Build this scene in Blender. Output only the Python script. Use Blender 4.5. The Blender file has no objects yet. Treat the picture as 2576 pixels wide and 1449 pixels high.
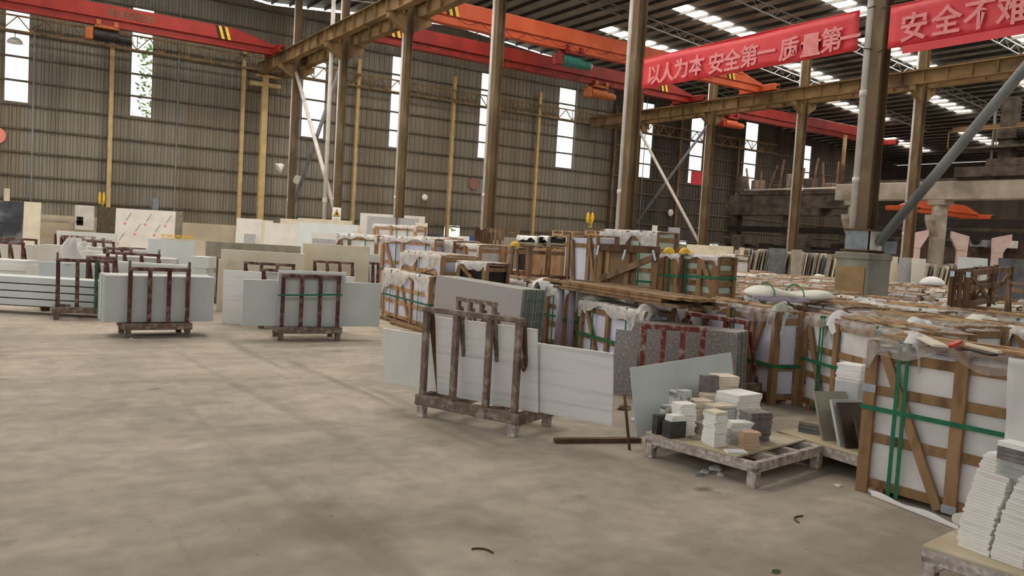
import bpy, math, random
from mathutils import Vector, Matrix
random.seed(7)
C = bpy.context.scene.collection
sc = bpy.context.scene
PI = math.pi

# ------------------------------------------------------------------ camera
W_, H_, FPX, HC = 2576, 1449, 2047.16, 1.65
YAW, PITCH, ROLL = math.radians(33.318), math.radians(3.448), math.radians(3.355)
_fw = Vector((math.sin(YAW)*math.cos(PITCH), math.cos(YAW)*math.cos(PITCH), -math.sin(PITCH)))
_rt = Vector((math.cos(YAW), -math.sin(YAW), 0))
_up = _rt.cross(_fw)
RT = math.cos(ROLL)*_rt + math.sin(ROLL)*_up
UP = -math.sin(ROLL)*_rt + math.cos(ROLL)*_up
CAM = Vector((0, 0, HC))
cd = bpy.data.cameras.new('camera'); cam = bpy.data.objects.new('camera', cd); C.objects.link(cam)
cam.matrix_world = Matrix(((RT.x, UP.x, -_fw.x, 0), (RT.y, UP.y, -_fw.y, 0), (RT.z, UP.z, -_fw.z, HC), (0, 0, 0, 1)))
cd.sensor_width = 36.0; cd.lens = 36.0*FPX/W_; cd.clip_end = 400; cd.clip_start = 0.05
sc.camera = cam

# ------------------------------------------------------------------ light and exposure
wd = bpy.data.worlds.new('world'); sc.world = wd; wd.use_nodes = True
bg = wd.node_tree.nodes['Background']
bg.inputs[0].default_value = (0.97, 0.985, 1.0, 1); bg.inputs[1].default_value = SKY_STRENGTH = 1.3
SKYLIGHT_EMIT = 20.0
sc.view_settings.view_transform = 'Standard'; sc.view_settings.look = 'None'
sc.view_settings.gamma = 1.0; sc.view_settings.exposure = 0.36; sc.view_settings.use_curve_mapping = False
sc.cycles.max_bounces = 6; sc.cycles.diffuse_bounces = 4; sc.cycles.glossy_bounces = 2
sc.cycles.transmission_bounces = 2; sc.cycles.transparent_max_bounces = 10
sc.cycles.caustics_reflective = False; sc.cycles.caustics_refractive = False
sc.cycles.sample_clamp_indirect = 6.0
def portal(name, loc, rot, sx, sy):
    ld = bpy.data.lights.new(name, 'AREA'); ld.shape = 'RECTANGLE'; ld.size = sx; ld.size_y = sy
    ld.cycles.is_portal = True
    o = bpy.data.objects.new(name, ld); C.objects.link(o); o.location = loc; o.rotation_euler = rot
portal('open_end_daylight', (30, -9.8, 11.6), (-PI/2, 0, 0), 98, 6.6)
portal('open_side_daylight', (-19.8, 20, 8.6), (0, -PI/2, 0), 11.6, 60)

# ------------------------------------------------------------------ pixel <-> place helpers
def ray(px, py): return RT*((px-W_/2)/FPX) - UP*((py-H_/2)/FPX) + _fw
def ground(px, py, z=0.0):
    d = ray(px, py); return CAM + d*((z-HC)/d.z)
def at(px, py, zc): return CAM + ray(px, py)*zc
def on_x(px, py, X):
    d = ray(px, py); return CAM + d*(X/d.x)
def on_y(px, py, Y):
    d = ray(px, py); return CAM + d*(Y/d.y)
def depth(p): return (Vector(p)-CAM).dot(_fw)
def V2(p): return Vector((p[0], p[1], 0))

# ------------------------------------------------------------------ mesh builder
class MB:
    def __init__(s): s.v = []; s.f = []
    def add(s, vs, fs):
        n = len(s.v); s.v += [tuple(v) for v in vs]; s.f += [tuple(i+n for i in f) for f in fs]; return s
    def box(s, x0, x1, y0, y1, z0, z1):
        return s.add([(x0,y0,z0),(x1,y0,z0),(x1,y1,z0),(x0,y1,z0),(x0,y0,z1),(x1,y0,z1),(x1,y1,z1),(x0,y1,z1)],
                     [(0,3,2,1),(4,5,6,7),(0,1,5,4),(1,2,6,5),(2,3,7,6),(3,0,4,7)])
    def beam(s, a, b, w, h, up=(0,0,1)):
        a = Vector(a); b = Vector(b); d = (b-a).normalized(); u = Vector(up)
        if abs(d.dot(u)) > .98: u = Vector((0,1,0)) if abs(d.y) < .9 else Vector((1,0,0))
        r = d.cross(u).normalized(); u = r.cross(d).normalized()
        vs = []
        for p in (a, b):
            for i, j in ((-1,-1),(1,-1),(1,1),(-1,1)): vs.append(p + r*(i*w/2) + u*(j*h/2))
        return s.add(vs, [(0,1,2,3),(7,6,5,4),(0,4,5,1),(1,5,6,2),(2,6,7,3),(3,7,4,0)])
    def tube(s, a, b, r, n=10, r2=None):
        a = Vector(a); b = Vector(b); d = (b-a).normalized(); u = Vector((0,0,1)) if abs(d.z) < .9 else Vector((1,0,0))
        x = d.cross(u).normalized(); y = x.cross(d); r2 = r if r2 is None else r2
        vs = [p + (x*math.cos(2*PI*k/n) + y*math.sin(2*PI*k/n))*q for p, q in ((a, r), (b, r2)) for k in range(n)]
        fs = [(k, (k+1) % n, n+(k+1) % n, n+k) for k in range(n)]
        return s.add(vs, fs + [tuple(range(n-1, -1, -1)), tuple(range(n, 2*n))])
    def path(s, pts, r, n=6):
        for a, b in zip(pts, pts[1:]): s.tube(a, b, r, n)
        return s
    def prism(s, poly, d0, d1, ax='y'):
        n = len(poly)
        def m(p, d): return (p[0], d, p[1]) if ax == 'y' else ((d, p[0], p[1]) if ax == 'x' else (p[0], p[1], d))
        return s.add([m(p, d0) for p in poly] + [m(p, d1) for p in poly],
                     [tuple(range(n)), tuple(range(2*n-1, n-1, -1))] + [(k, n+k, n+(k+1) % n, (k+1) % n) for k in range(n)])
    def dome(s, c, rx, ry, rz, n=12, m=5, full=False):
        vs = []; fs = []; lo = -m if full else 0
        rows = list(range(lo, m))
        for j in rows:
            a = j/m*PI/2
            for k in range(n): vs.append((c[0]+rx*math.cos(a)*math.cos(2*PI*k/n), c[1]+ry*math.cos(a)*math.sin(2*PI*k/n), c[2]+rz*math.sin(a)))
        for j in range(len(rows)-1):
            for k in range(n): fs.append((j*n+k, j*n+(k+1) % n, (j+1)*n+(k+1) % n, (j+1)*n+k))
        vs.append((c[0], c[1], c[2]+rz)); t = len(vs)-1; b = (len(rows)-1)*n
        for k in range(n): fs.append((b+k, b+(k+1) % n, t))
        fs.append(tuple(range(n-1, -1, -1)))
        return s.add(vs, fs)
    def grid(s, fn, nu, nv):
        vs = [fn(i/nu, j/nv) for j in range(nv+1) for i in range(nu+1)]
        return s.add(vs, [(j*(nu+1)+i, j*(nu+1)+i+1, (j+1)*(nu+1)+i+1, (j+1)*(nu+1)+i) for j in range(nv) for i in range(nu)])

def obj(name, mb, m, parent=None, bevel=0, smooth=False, solid=0):
    me = bpy.data.meshes.new(name); me.from_pydata(mb.v, [], mb.f); me.update()
    me.materials.append(m)
    o = bpy.data.objects.new(name, me); C.objects.link(o)
    if parent: o.parent = parent
    if solid:
        k = o.modifiers.new('thick', 'SOLIDIFY'); k.thickness = solid
    if bevel:
        k = o.modifiers.new('edge', 'BEVEL'); k.width = bevel; k.segments = 1; k.limit_method = 'ANGLE'
    if smooth:
        for p in me.polygons: p.use_smooth = True
    return o
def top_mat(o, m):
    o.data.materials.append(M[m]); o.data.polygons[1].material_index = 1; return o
def tag(o, label, cat, group=None, kind=None):
    o['label'] = label; o['category'] = cat
    if group: o['group'] = group
    if kind: o['kind'] = kind
    return o
def thing(name, label, cat, loc=(0,0,0), rz=0, group=None, kind=None):
    o = bpy.data.objects.new(name, None); C.objects.link(o); o.empty_display_size = .1
    o.location = loc; o.rotation_euler = (0, 0, rz)
    return tag(o, label, cat, group, kind)
def struct(name, mb, m, parent=None, **k):
    o = obj(name, mb, m, parent, **k)
    if not parent: o['kind'] = 'structure'
    return o
def put(o, loc, rot=(0,0,0)):
    o.location = loc; o.rotation_euler = rot; return o
def dup(r, loc, rz=0, label=None, group=None):
    n = r.copy(); C.objects.link(n); n.location = loc; n.rotation_euler = (0, 0, rz)
    if label: n['label'] = label
    if group: n['group'] = group
    for ch in list(r.children):
        c = ch.copy(); C.objects.link(c); c.parent = n
        for g in list(ch.children):
            d = g.copy(); C.objects.link(d); d.parent = c
    return n
NTH = 'first second third fourth fifth sixth seventh eighth ninth tenth eleventh twelfth thirteenth fourteenth fifteenth'.split()

# ------------------------------------------------------------------ materials
def srgb(r, g, b): 
    f = lambda c: (c/255)/12.92 if c/255 <= .04045 else ((c/255+.055)/1.055)**2.4
    return (f(r), f(g), f(b), 1)
def mat(name, c1, c2=None, scale=6, rough=.7, metal=0, stretch=(1,1,1), lo=.35, hi=.65, bump=0, c3=None, scale3=2, world=False, detail=5, spec=.3, lo3=.5):
    m = bpy.data.materials.new(name); m.use_nodes = True; nt = m.node_tree; N = nt.nodes; L = nt.links
    b = N['Principled BSDF']; b.inputs['Roughness'].default_value = rough; b.inputs['Metallic'].default_value = metal
    b.inputs['Specular IOR Level'].default_value = spec
    c1 = srgb(*c1); b.inputs['Base Color'].default_value = c1
    if c2 is None: return m
    c2 = srgb(*c2)
    tc = N.new('ShaderNodeTexCoord'); mp = N.new('ShaderNodeMapping'); mp.inputs['Scale'].default_value = stretch
    if world:
        g = N.new('ShaderNodeNewGeometry'); L.new(g.outputs['Position'], mp.inputs['Vector'])
    else: L.new(tc.outputs['Object'], mp.inputs['Vector'])
    no = N.new('ShaderNodeTexNoise'); no.inputs['Scale'].default_value = scale; no.inputs['Detail'].default_value = detail
    L.new(mp.outputs[0], no.inputs['Vector'])
    cr = N.new('ShaderNodeValToRGB'); cr.color_ramp.elements[0].position = lo; cr.color_ramp.elements[1].position = hi
    cr.color_ramp.elements[0].color = c1; cr.color_ramp.elements[1].color = c2
    L.new(no.outputs['Fac'], cr.inputs['Fac']); out = cr.outputs['Color']
    if c3:
        n3 = N.new('ShaderNodeTexNoise'); n3.inputs['Scale'].default_value = scale3; n3.inputs['Detail'].default_value = 4
        L.new(mp.outputs[0], n3.inputs['Vector'])
        r3 = N.new('ShaderNodeValToRGB'); r3.color_ramp.elements[0].position = lo3; r3.color_ramp.elements[1].position = lo3+.16
        L.new(n3.outputs['Fac'], r3.inputs['Fac'])
        mx = N.new('ShaderNodeMix'); mx.data_type = 'RGBA'; L.new(r3.outputs['Color'], mx.inputs['Factor'])
        L.new(out, mx.inputs['A']); mx.inputs['B'].default_value = srgb(*c3); out = mx.outputs['Result']
    L.new(out, b.inputs['Base Color'])
    if bump:
        bp = N.new('ShaderNodeBump'); bp.inputs['Strength'].default_value = bump; bp.inputs['Distance'].default_value = .02
        L.new(no.outputs['Fac'], bp.inputs['Height']); L.new(bp.outputs['Normal'], b.inputs['Normal'])
    return m
def emit(name, col, s):
    m = bpy.data.materials.new(name); m.use_nodes = True; nt = m.node_tree; nt.nodes.remove(nt.nodes['Principled BSDF'])
    e = nt.nodes.new('ShaderNodeEmission'); e.inputs[0].default_value = (*col, 1); e.inputs[1].default_value = s
    nt.links.new(e.outputs[0], nt.nodes['Material Output'].inputs[0]); return m
def film(name, col, alpha, rough=.35):
    m = mat(name, col, rough=rough, spec=.5); nt = m.node_tree; N = nt.nodes; L = nt.links
    t = N.new('ShaderNodeBsdfTransparent'); mx = N.new('ShaderNodeMixShader')
    no = N.new('ShaderNodeTexNoise'); no.inputs['Scale'].default_value = 9; no.inputs['Detail'].default_value = 3
    tc = N.new('ShaderNodeTexCoord'); L.new(tc.outputs['Object'], no.inputs['Vector'])
    mr = N.new('ShaderNodeMapRange'); mr.inputs['From Min'].default_value = .3; mr.inputs['From Max'].default_value = .7
    mr.inputs['To Min'].default_value = alpha-.22; mr.inputs['To Max'].default_value = alpha+.22
    L.new(no.outputs['Fac'], mr.inputs['Value']); L.new(mr.outputs[0], mx.inputs[0])
    L.new(t.outputs[0], mx.inputs[1]); L.new(N['Principled BSDF'].outputs[0], mx.inputs[2])
    L.new(mx.outputs[0], N['Material Output'].inputs[0]); return m
M = {}
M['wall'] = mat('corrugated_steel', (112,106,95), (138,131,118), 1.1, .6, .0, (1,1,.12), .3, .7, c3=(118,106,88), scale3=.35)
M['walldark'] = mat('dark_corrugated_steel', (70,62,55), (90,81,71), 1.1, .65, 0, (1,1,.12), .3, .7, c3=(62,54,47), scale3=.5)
M['girt'] = mat('girt_steel', (72,66,56), (98,88,70), 3, .6)
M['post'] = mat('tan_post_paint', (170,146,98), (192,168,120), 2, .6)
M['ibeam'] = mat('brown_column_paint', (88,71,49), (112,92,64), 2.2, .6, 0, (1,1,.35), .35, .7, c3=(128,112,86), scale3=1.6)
M['runway'] = mat('dirty_runway_paint', (112,88,56), (140,114,76), 1.4, .7, 0, (1,.6,1), .35, .7, c3=(80,62,42), scale3=1.0)
M['pipe'] = mat('white_drain_pipe', (196,189,180), (214,208,199), 3, .5)
M['galv'] = mat('galvanised_tube', (118,122,124), (152,156,158), 2, .45, .3, (1,1,.4))
M['red'] = mat('red_crane_paint', (132,34,26), (150,44,34), 1.5, .5)
M['orange'] = mat('orange_crane_paint', (176,74,40), (190,88,52), 1.2, .5)
M['deepred'] = mat('dark_red_crane_paint', (112,24,19), (130,32,25), 1.2, .5)
M['yellow'] = mat('yellow_paint', (214,168,40), (226,186,60), 5, .5)
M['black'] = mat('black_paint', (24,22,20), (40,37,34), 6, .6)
M['teal'] = mat('green_hoist_paint', (30,86,76), (48,110,98), 4, .5)
M['hoistorange'] = mat('rusty_orange_hoist', (140,72,34), (172,98,50), 8, .6)
M['banner'] = mat('red_banner_cloth', (206,40,50), (218,54,62), 2, .45, spec=.5)
M['faded'] = mat('faded_red_sign', (126,92,80), (138,102,90), 8, .6)
M['letter'] = mat('pale_pink_lettering', (224,132,134), (232,150,150), 6, .6)
M['roof'] = mat('roof_sheet', (128,126,120), (152,150,143), 1.0, .6, 0, (.15,1,1), .3, .7, c3=(116,113,106), scale3=.4)
M['purlin'] = mat('dark_purlin', (46,44,40), (62,58,52), 2, .7)
M['rooftube'] = mat('grey_roof_tube', (110,110,108), (130,130,128), 2, .6)
M['skylight'] = emit('warm_roof_light', (1.0, .93, .83), SKYLIGHT_EMIT)
M['rack'] = mat('dusty_maroon_rack', (74,40,36), (96,60,54), 7, .7, 0, (1,1,1), .3, .7, c3=(134,116,106), scale3=9)
M['rackgrey'] = mat('dusty_grey_rack', (98,82,72), (128,112,100), 7, .8, 0, (1,1,1), .3, .7, c3=(158,144,130), scale3=12)
M['rackred'] = mat('maroon_rack_paint', (98,40,36), (122,60,54), 6, .6, 0, (1,1,1), .35, .7, c3=(160,140,128), scale3=14)
M['palletw'] = mat('whitewashed_pallet_steel', (138,122,114), (190,180,170), 14, .85, 0, (1,1,1), .3, .7, c3=(206,199,189), scale3=22)
M['white'] = mat('white_stone', (206,208,204), (222,222,216), 2.2, .45)
M['whiteblue'] = mat('cool_white_stone', (194,202,200), (206,212,210), 2, .45)
M['vein'] = mat('white_stone_with_grey_lines', (226,225,222), (192,191,192), 2.4, .4, 0, (.35,.35,9), .5, .8)
M['cream'] = mat('cream_stone', (206,196,172), (220,211,190), 2, .5)
M['beige'] = mat('beige_stone', (192,181,160), (208,198,178), 3, .55)
M['pinkwhite'] = mat('pinkish_white_stone', (204,199,190), (216,211,202), 2, .5)
M['greystone'] = mat('grey_stone', (150,150,150), (172,171,168), 14, .5)
M['granite'] = mat('grey_granite', (140,134,132), (172,167,164), 60, .4, 0, (1,1,1), .35, .65, c3=(184,180,175), scale3=70, detail=3, lo3=.55)
M['speckle'] = mat('white_speckled_granite', (120,113,109), (146,138,133), 40, .4, 0, (1,1,1), .3, .7, c3=(214,210,203), scale3=48, detail=2, lo3=.57)
M['greenedge'] = mat('green_grey_granite', (92,102,94), (132,140,128), 40, .55, 0, (1,1,1), .35, .65, c3=(150,156,142), scale3=30)
M['darkslab'] = mat('blue_black_stone', (40,42,48), (64,66,72), 1.6, .35, 0, (1,1,1), .3, .7, c3=(120,122,124), scale3=.9)
M['brownslab'] = mat('brown_stone', (64,52,40), (88,76,60), 8, .5)
M['slate'] = mat('slate_grey_stone', (92,94,96), (116,118,118), 5, .5)
M['taupe'] = mat('taupe_stone', (140,132,116), (168,160,142), 3, .55)
M['olive'] = mat('olive_grey_stone', (112,106,92), (142,134,116), 4, .6)
M['tilew'] = mat('white_tile', (226,224,218), (238,236,230), 5, .5)
M['tiled'] = mat('charcoal_tile', (58,55,54), (78,74,72), 16, .6)
M['tileg'] = mat('grey_tile', (104,98,96), (130,124,120), 20, .6)
M['tilelg'] = mat('light_grey_tile', (178,182,180), (196,198,194), 8, .5)
M['tileb'] = mat('beige_tile', (206,190,168), (220,206,186), 7, .55)
M['tilet'] = mat('tan_tile', (184,154,128), (198,170,144), 7, .6)
M['tilesp'] = mat('black_spotted_white_tile', (196,196,190), (212,212,206), 5, .5, c3=(60,62,62), scale3=24)
M['wood'] = mat('crate_wood', (128,98,66), (156,124,90), 5, .75, 0, (1,1,.25), .3, .7, c3=(108,80,54), scale3=9)
M['woodnew'] = mat('fresh_crate_wood', (164,128,92), (188,152,114), 5, .75, 0, (1,1,.3), .3, .7, c3=(160,116,78), scale3=7)
M['woodgrey'] = mat('weathered_crate_wood', (112,88,66), (140,114,88), 5, .8, 0, (1,1,.3), .3, .7, c3=(92,70,52), scale3=8)
M['wooddark'] = mat('dark_timber', (76,54,38), (104,78,56), 6, .8, 0, (1,1,.3))
M['batten'] = mat('loose_batten_wood', (166,136,102), (196,168,132), 6, .8, 0, (.3,1,1), c3=(132,102,72), scale3=8)
M['ply'] = mat('dusty_plywood', (176,162,136), (196,182,156), 4, .85, 0, (.4,1,1), c3=(206,196,176), scale3=5)
M['plybrown'] = mat('brown_plywood', (122,98,68), (140,114,82), 3, .8, 0, (.3,1,1))
M['foam'] = mat('white_foam_lining', (206,204,200), (224,221,216), 3, .7, bump=.25)
M['foamb'] = mat('lilac_white_foam_lining', (200,200,214), (216,216,228), 3, .7, bump=.25)
M['foamgreen'] = mat('pale_green_foam_lining', (176,190,170), (194,206,188), 3, .7, bump=.2)
M['foamtube'] = mat('lilac_foam_tube', (168,160,178), (186,178,194), 5, .7)
M['strap'] = mat('green_strap', (26,100,68), (38,114,78), 10, .4)
M['clip'] = mat('pale_metal_clip', (158,164,170), (180,186,190), 10, .4, .4)
M['clipblue'] = mat('pale_blue_metal_strip', (168,188,202), (190,206,216), 10, .4)
M['film'] = film('clear_plastic_film', (206,196,190), .32)
M['filmwhite'] = film('milky_plastic_film', (222,217,211), .62)
M['filmgreen'] = film('greenish_plastic_film', (190,200,184), .6)
M['cloth'] = mat('white_wrapping_cloth', (206,202,200), (222,220,218), 4, .7, bump=.3)
M['clothcream'] = mat('cream_wrapping_sheet', (212,208,192), (226,224,210), 3, .6, bump=.15)
M['concrete'] = mat('weathered_concrete', (126,124,112), (148,146,132), 3, .9, 0, (1,1,1), .3, .7, bump=.2, c3=(110,112,98), scale3=1.2)
M['concretelight'] = mat('pale_concrete', (150,140,126), (172,162,148), 1.2, .9, c3=(132,122,110), scale3=.8)
M['dado'] = mat('limewashed_low_wall', (178,164,142), (194,182,160), .8, .9)
M['osb'] = mat('stained_chipboard', (138,114,80), (158,134,98), 4, .85, c3=(142,112,72), scale3=2)
M['steelgrey'] = mat('grey_steel_box', (112,120,124), (136,144,148), 5, .6)
M['machine'] = mat('dusty_machine', (70,61,53), (94,85,75), 2, .8, c3=(56,48,42), scale3=1.4)
M['darkiron'] = mat('dark_iron', (30,26,24), (44,38,34), 3, .8)
M['brick'] = mat('sooty_brick', (66,52,46), (86,70,62), 2.5, .9, c3=(54,42,38), scale3=1.2)
M['pinkpost'] = mat('pale_pink_plaster', (196,172,164), (212,190,182), 2, .8)
M['lamp'] = mat('white_lamp_shade', (222,220,212), (234,232,226), 5, .4)
M['sign'] = mat('white_sign_board', (228,226,220), (236,234,228), 5, .5)
M['blue'] = mat('blue_paint', (40,62,120), (52,78,140), 4, .5)
M['redmark'] = mat('red_print', (218,128,118), (224,138,128), 8, .6)
M['greymark'] = mat('grey_print', (166,160,154), (176,170,164), 8, .6)
M['leafdead'] = mat('outdoor_leaves', (110,160,64), (176,214,112), 3, .7)
M['bark'] = mat('bark', (84,66,48), (104,84,62), 6, .9)
M['groundout'] = mat('outdoor_ground', (150,142,120), (172,164,140), 1, .9)
M['chip'] = mat('stone_rubble', (170,166,158), (196,192,184), 8, .8)
M['redplastic'] = mat('red_plastic', (200,52,40), (214,66,52), 8, .5)
M['cable'] = mat('dark_cable', (36,32,30), (48,44,40), 8, .7)
def glass():
    m = mat('window_glazing', (235,240,240), rough=.1, spec=.4); nt = m.node_tree
    t = nt.nodes.new('ShaderNodeBsdfTransparent'); x = nt.nodes.new('ShaderNodeMixShader'); x.inputs[0].default_value = .06
    nt.links.new(t.outputs[0], x.inputs[1]); nt.links.new(nt.nodes['Principled BSDF'].outputs[0], x.inputs[2])
    nt.links.new(x.outputs[0], nt.nodes['Material Output'].inputs[0]); return m
M['glass'] = glass()
def floor_mat():
    m = bpy.data.materials.new('dusty_concrete_floor'); m.use_nodes = True; nt = m.node_tree; N = nt.nodes; L = nt.links
    b = N['Principled BSDF']; b.inputs['Roughness'].default_value = .75; b.inputs['Specular IOR Level'].default_value = .25
    g = N.new('ShaderNodeNewGeometry')
    def noise(s, d=5, rot=0, st=(1,1,1), dist=0):
        mp = N.new('ShaderNodeMapping'); mp.inputs['Rotation'].default_value = (0,0,rot); mp.inputs['Scale'].default_value = st
        L.new(g.outputs['Position'], mp.inputs['Vector'])
        n = N.new('ShaderNodeTexNoise'); n.inputs['Scale'].default_value = s; n.inputs['Detail'].default_value = d; n.inputs['Distortion'].default_value = dist
        L.new(mp.outputs[0], n.inputs['Vector']); return n.outputs['Fac']
    def ramp(f, a, b_, p0, p1):
        r = N.new('ShaderNodeValToRGB'); e = r.color_ramp.elements; e[0].position = p0; e[1].position = p1; e[0].color = a; e[1].color = b_
        L.new(f, r.inputs['Fac']); return r.outputs['Color']
    def mix(f, a, b_, mode='MIX', k=None):
        x = N.new('ShaderNodeMix'); x.data_type = 'RGBA'; x.blend_type = mode
        if k is not None: x.inputs['Factor'].default_value = k
        else: L.new(f, x.inputs['Factor'])
        for s, v in (('A', a), ('B', b_)):
            if isinstance(v, tuple): x.inputs[s].default_value = v
            else: L.new(v, x.inputs[s])
        return x.outputs['Result']
    W1 = (1,1,1,1); K0 = (0,0,0,1)
    col = ramp(noise(.45, 6, 0, (1,1,1), .6), srgb(152,142,129), srgb(180,168,153), .36, .66)
    fine = ramp(noise(7, 6), (.86,.86,.86,1), (1.08,1.08,1.08,1), .3, .7)
    col = mix(None, col, fine, 'MULTIPLY', 1.0)
    tyre = ramp(noise(.9, 5, .5, (.22,1.2,1), 1.6), K0, (.55,.55,.55,1), .5, .75)
    col = mix(tyre, col, srgb(134,125,112))
    tyre2 = ramp(noise(.8, 5, -.9, (.25,1.1,1), 1.4), K0, (.6,.6,.6,1), .5, .75)
    col = mix(tyre2, col, srgb(188,177,160))
    track = ramp(noise(1.1, 4, .35, (1.5,.12,1), .5), K0, (.7,.7,.7,1), .6, .7)
    col = mix(track, col, srgb(126,116,102))
    track2 = ramp(noise(1.4, 4, -.25, (1.3,.1,1), .4), K0, (.6,.6,.6,1), .62, .7)
    col = mix(track2, col, srgb(122,113,100))
    blot = ramp(noise(.75, 7, 0, (1,1,1), .8), K0, (.8,.8,.8,1), .62, .72)
    col = mix(blot, col, srgb(118,108,95))
    mott = ramp(noise(3.2, 8, .6, (1,1,1), .4), (.88,.88,.88,1), (1.07,1.07,1.06,1), .35, .65)
    col = mix(None, col, mott, 'MULTIPLY', 1.0)
    spots = ramp(noise(1.7, 4, 0, (1,1,1), .3), K0, W1, .68, .76)
    col = mix(spots, col, srgb(108,99,88))
    specks = ramp(noise(23, 2), K0, (.7,.7,.7,1), .70, .76)
    col = mix(specks, col, srgb(100,92,82))
    L.new(col, b.inputs['Base Color'])
    bp = N.new('ShaderNodeBump'); bp.inputs['Strength'].default_value = .12; bp.inputs['Distance'].default_value = .01
    L.new(noise(14, 5), bp.inputs['Height']); L.new(bp.outputs['Normal'], b.inputs['Normal'])
    return m
M['floor'] = floor_mat()
# ------------------------------------------------------------------ the building shell
XA, XB, D = 14.35, 39.2, 49.9
def roofz(x):
    if x < 2: return 16.16-.09*(2-x)
    if x <= XA: return 15.05+.09*(XA-x)
    if x <= 26.8: return 15.05+.09*(x-XA)
    return 16.17-.085*(x-26.8)
fl = MB().add([(-20,-10,0),(95,-10,0),(95,D+.3,0),(-20,D+.3,0),(-20,-10,-.2),(95,-10,-.2),(95,D+.3,-.2),(-20,D+.3,-.2)],
              [(0,1,2,3),(7,6,5,4),(0,4,5,1),(1,5,6,2),(2,6,7,3),(3,7,4,0)])
struct('floor', fl, M['floor'])
struct('outdoor_ground', MB().box(-60,140,D+.4,D+60,-.3,-.05), M['groundout'])

TALL = [(.93,2.03),(6.84,7.97),(16.5,18.0),(22.4,23.6),(29.2,30.5),(36.0,37.6),(44.0,45.6),(49.8,51.4),(56.5,58.2),(64.2,65.8)]
LOW = [(17.85,19.85,1.5,2.22),(26.85,28.2,1.5,2.36),(49.1,50.3,1.6,2.36),(53.0,54.2,1.6,2.34),(56.0,57.1,1.6,2.36)]
OPEN = [(a,b,7.2,13.2) if a < 60 else (a,b,7.2,min(13.2, roofz(b)-.8)) for a, b in TALL] + LOW
def wall_sheet(x0, x1):
    mb = MB(); xs = []
    x = x0
    while x < x1-1e-6:
        for dx, dy in ((0,0),(.16,0),(.19,.035),(.29,.035),(.32,0)):
            if x+dx <= x1: xs.append((x+dx, dy))
        x += .35
    for a, b, z0, z1 in OPEN:
        for e in (a, b):
            if x0 < e < x1: xs.append((e, 0))
    xs.append((x1, 0)); xs = sorted(set((round(a,3), b) for a, b in xs))
    for (a, da), (b, db) in zip(xs, xs[1:]):
        if b-a < 1e-4: continue
        m = (a+b)/2; cuts = sorted((z0, z1) for p, q, z0, z1 in OPEN if p < m < q)
        z = 1.4
        segs = []
        for c0, c1 in cuts: segs.append((z, c0)); z = c1
        segs.append((z, None))
        for s0, s1 in segs:
            g_ = .32 if x0 < 41 else .06; za = s1 if s1 else roofz(a)-g_; zb = s1 if s1 else roofz(b)-g_
            mb.add([(a,D-da,s0),(b,D-db,s0),(b,D-db,zb),(a,D-da,za)], [(0,1,2,3)])
    return mb
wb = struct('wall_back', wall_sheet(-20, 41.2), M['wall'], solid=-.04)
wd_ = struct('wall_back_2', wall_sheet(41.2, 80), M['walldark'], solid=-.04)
for k in range(11):
    z = 2.25+1.21*k
    obj('girt', MB().box(-20, 41.2, D-.17, D-.05, z-.05, z+.05), M['girt'], wb)
    if z < 11.3: obj('girt', MB().box(41.2, 79, D-.17, D-.05, z-.05, z+.05), M['girt'], wd_)
for k in range(17):                                         # thin vertical sag rods between the posts
    x = -1.3+3.53*k
    if k % 2 == 1: obj('sag_rod', MB().tube((x,D-.2,1.5),(x,D-.2,roofz(x)-.5),.035,6), M['galv'], wb if x < 41 else wd_)
struct('wall_low', MB().box(-20, 80, D-.34, D-.02, 0, 1.49), M['dado'])
struct('wall_rear_light_block', MB().box(-20,80,-10.3,-10,0,8.4), M['wall']); struct('wall_left_light_block', MB().box(-20.3,-20,-10,D+.3,0,2.8), M['wall'])  # unseen part-height walls, added to block low daylight
struct('wall_side', MB().box(80, 80.3, -10, D+.3, 0, 11.62), M['walldark'])
for i, (a, b, z0, z1) in enumerate(OPEN):
    w = struct('window_%d' % (i+1), MB().box(a,b,D+.01,D+.02,z0,z1), M['glass'])
    fr = MB()
    for x in (a, b): fr.box(x-.03,x+.03,D-.03,D+.06,z0,z1)
    for z in (z0, z1): fr.box(a,b,D-.03,D+.06,z-.03,z+.03)
    obj('window_frame', fr, M['girt'], w)
# roof: sheet, purlins, lattice rafters, translucent strips
XS = [-20, 2, XA, 26.8, 80]
rf = MB()
for a, b in zip(XS, XS[1:]):
    rf.add([(a,-10,roofz(a)),(b,-10,roofz(b)),(b,D+.6,roofz(b)),(a,D+.6,roofz(a)),(a,-10,roofz(a)+.06),(b,-10,roofz(b)+.06),(b,D+.6,roofz(b)+.06),(a,D+.6,roofz(a)+.06)],
           [(0,3,2,1),(4,5,6,7),(0,1,5,4),(1,2,6,5),(2,3,7,6),(3,0,4,7)])
ceil = struct('ceiling', rf, M['roof'])
x = -18.5
while x < 79:
    obj('purlin', MB().box(x-.035, x+.035, -10, D+.3, roofz(x)-.2, roofz(x)-.015), M['purlin'], ceil); x += 1.1
STRIPS = [(33.6,40.4,y) for y in (42.0,35.3,27.8,20.8,13.8,6.8)] + [(54.6,62.2,y) for y in (40.2,33.6,26.8,20.0,13.2)] \
    + [(16.2,24.2,y) for y in (42.0,35.3,27.8,20.8,13.8,6.8)] + [(4,12.4,y) for y in (42,35,28,21,14)] + [(-9,-1,y) for y in (42,35,28,21,14)] \
    + [(68,74,y) for y in (43.6,36.8,30)] + [(43.5,50.5,y) for y in (37,30,23,16,9)]
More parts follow.
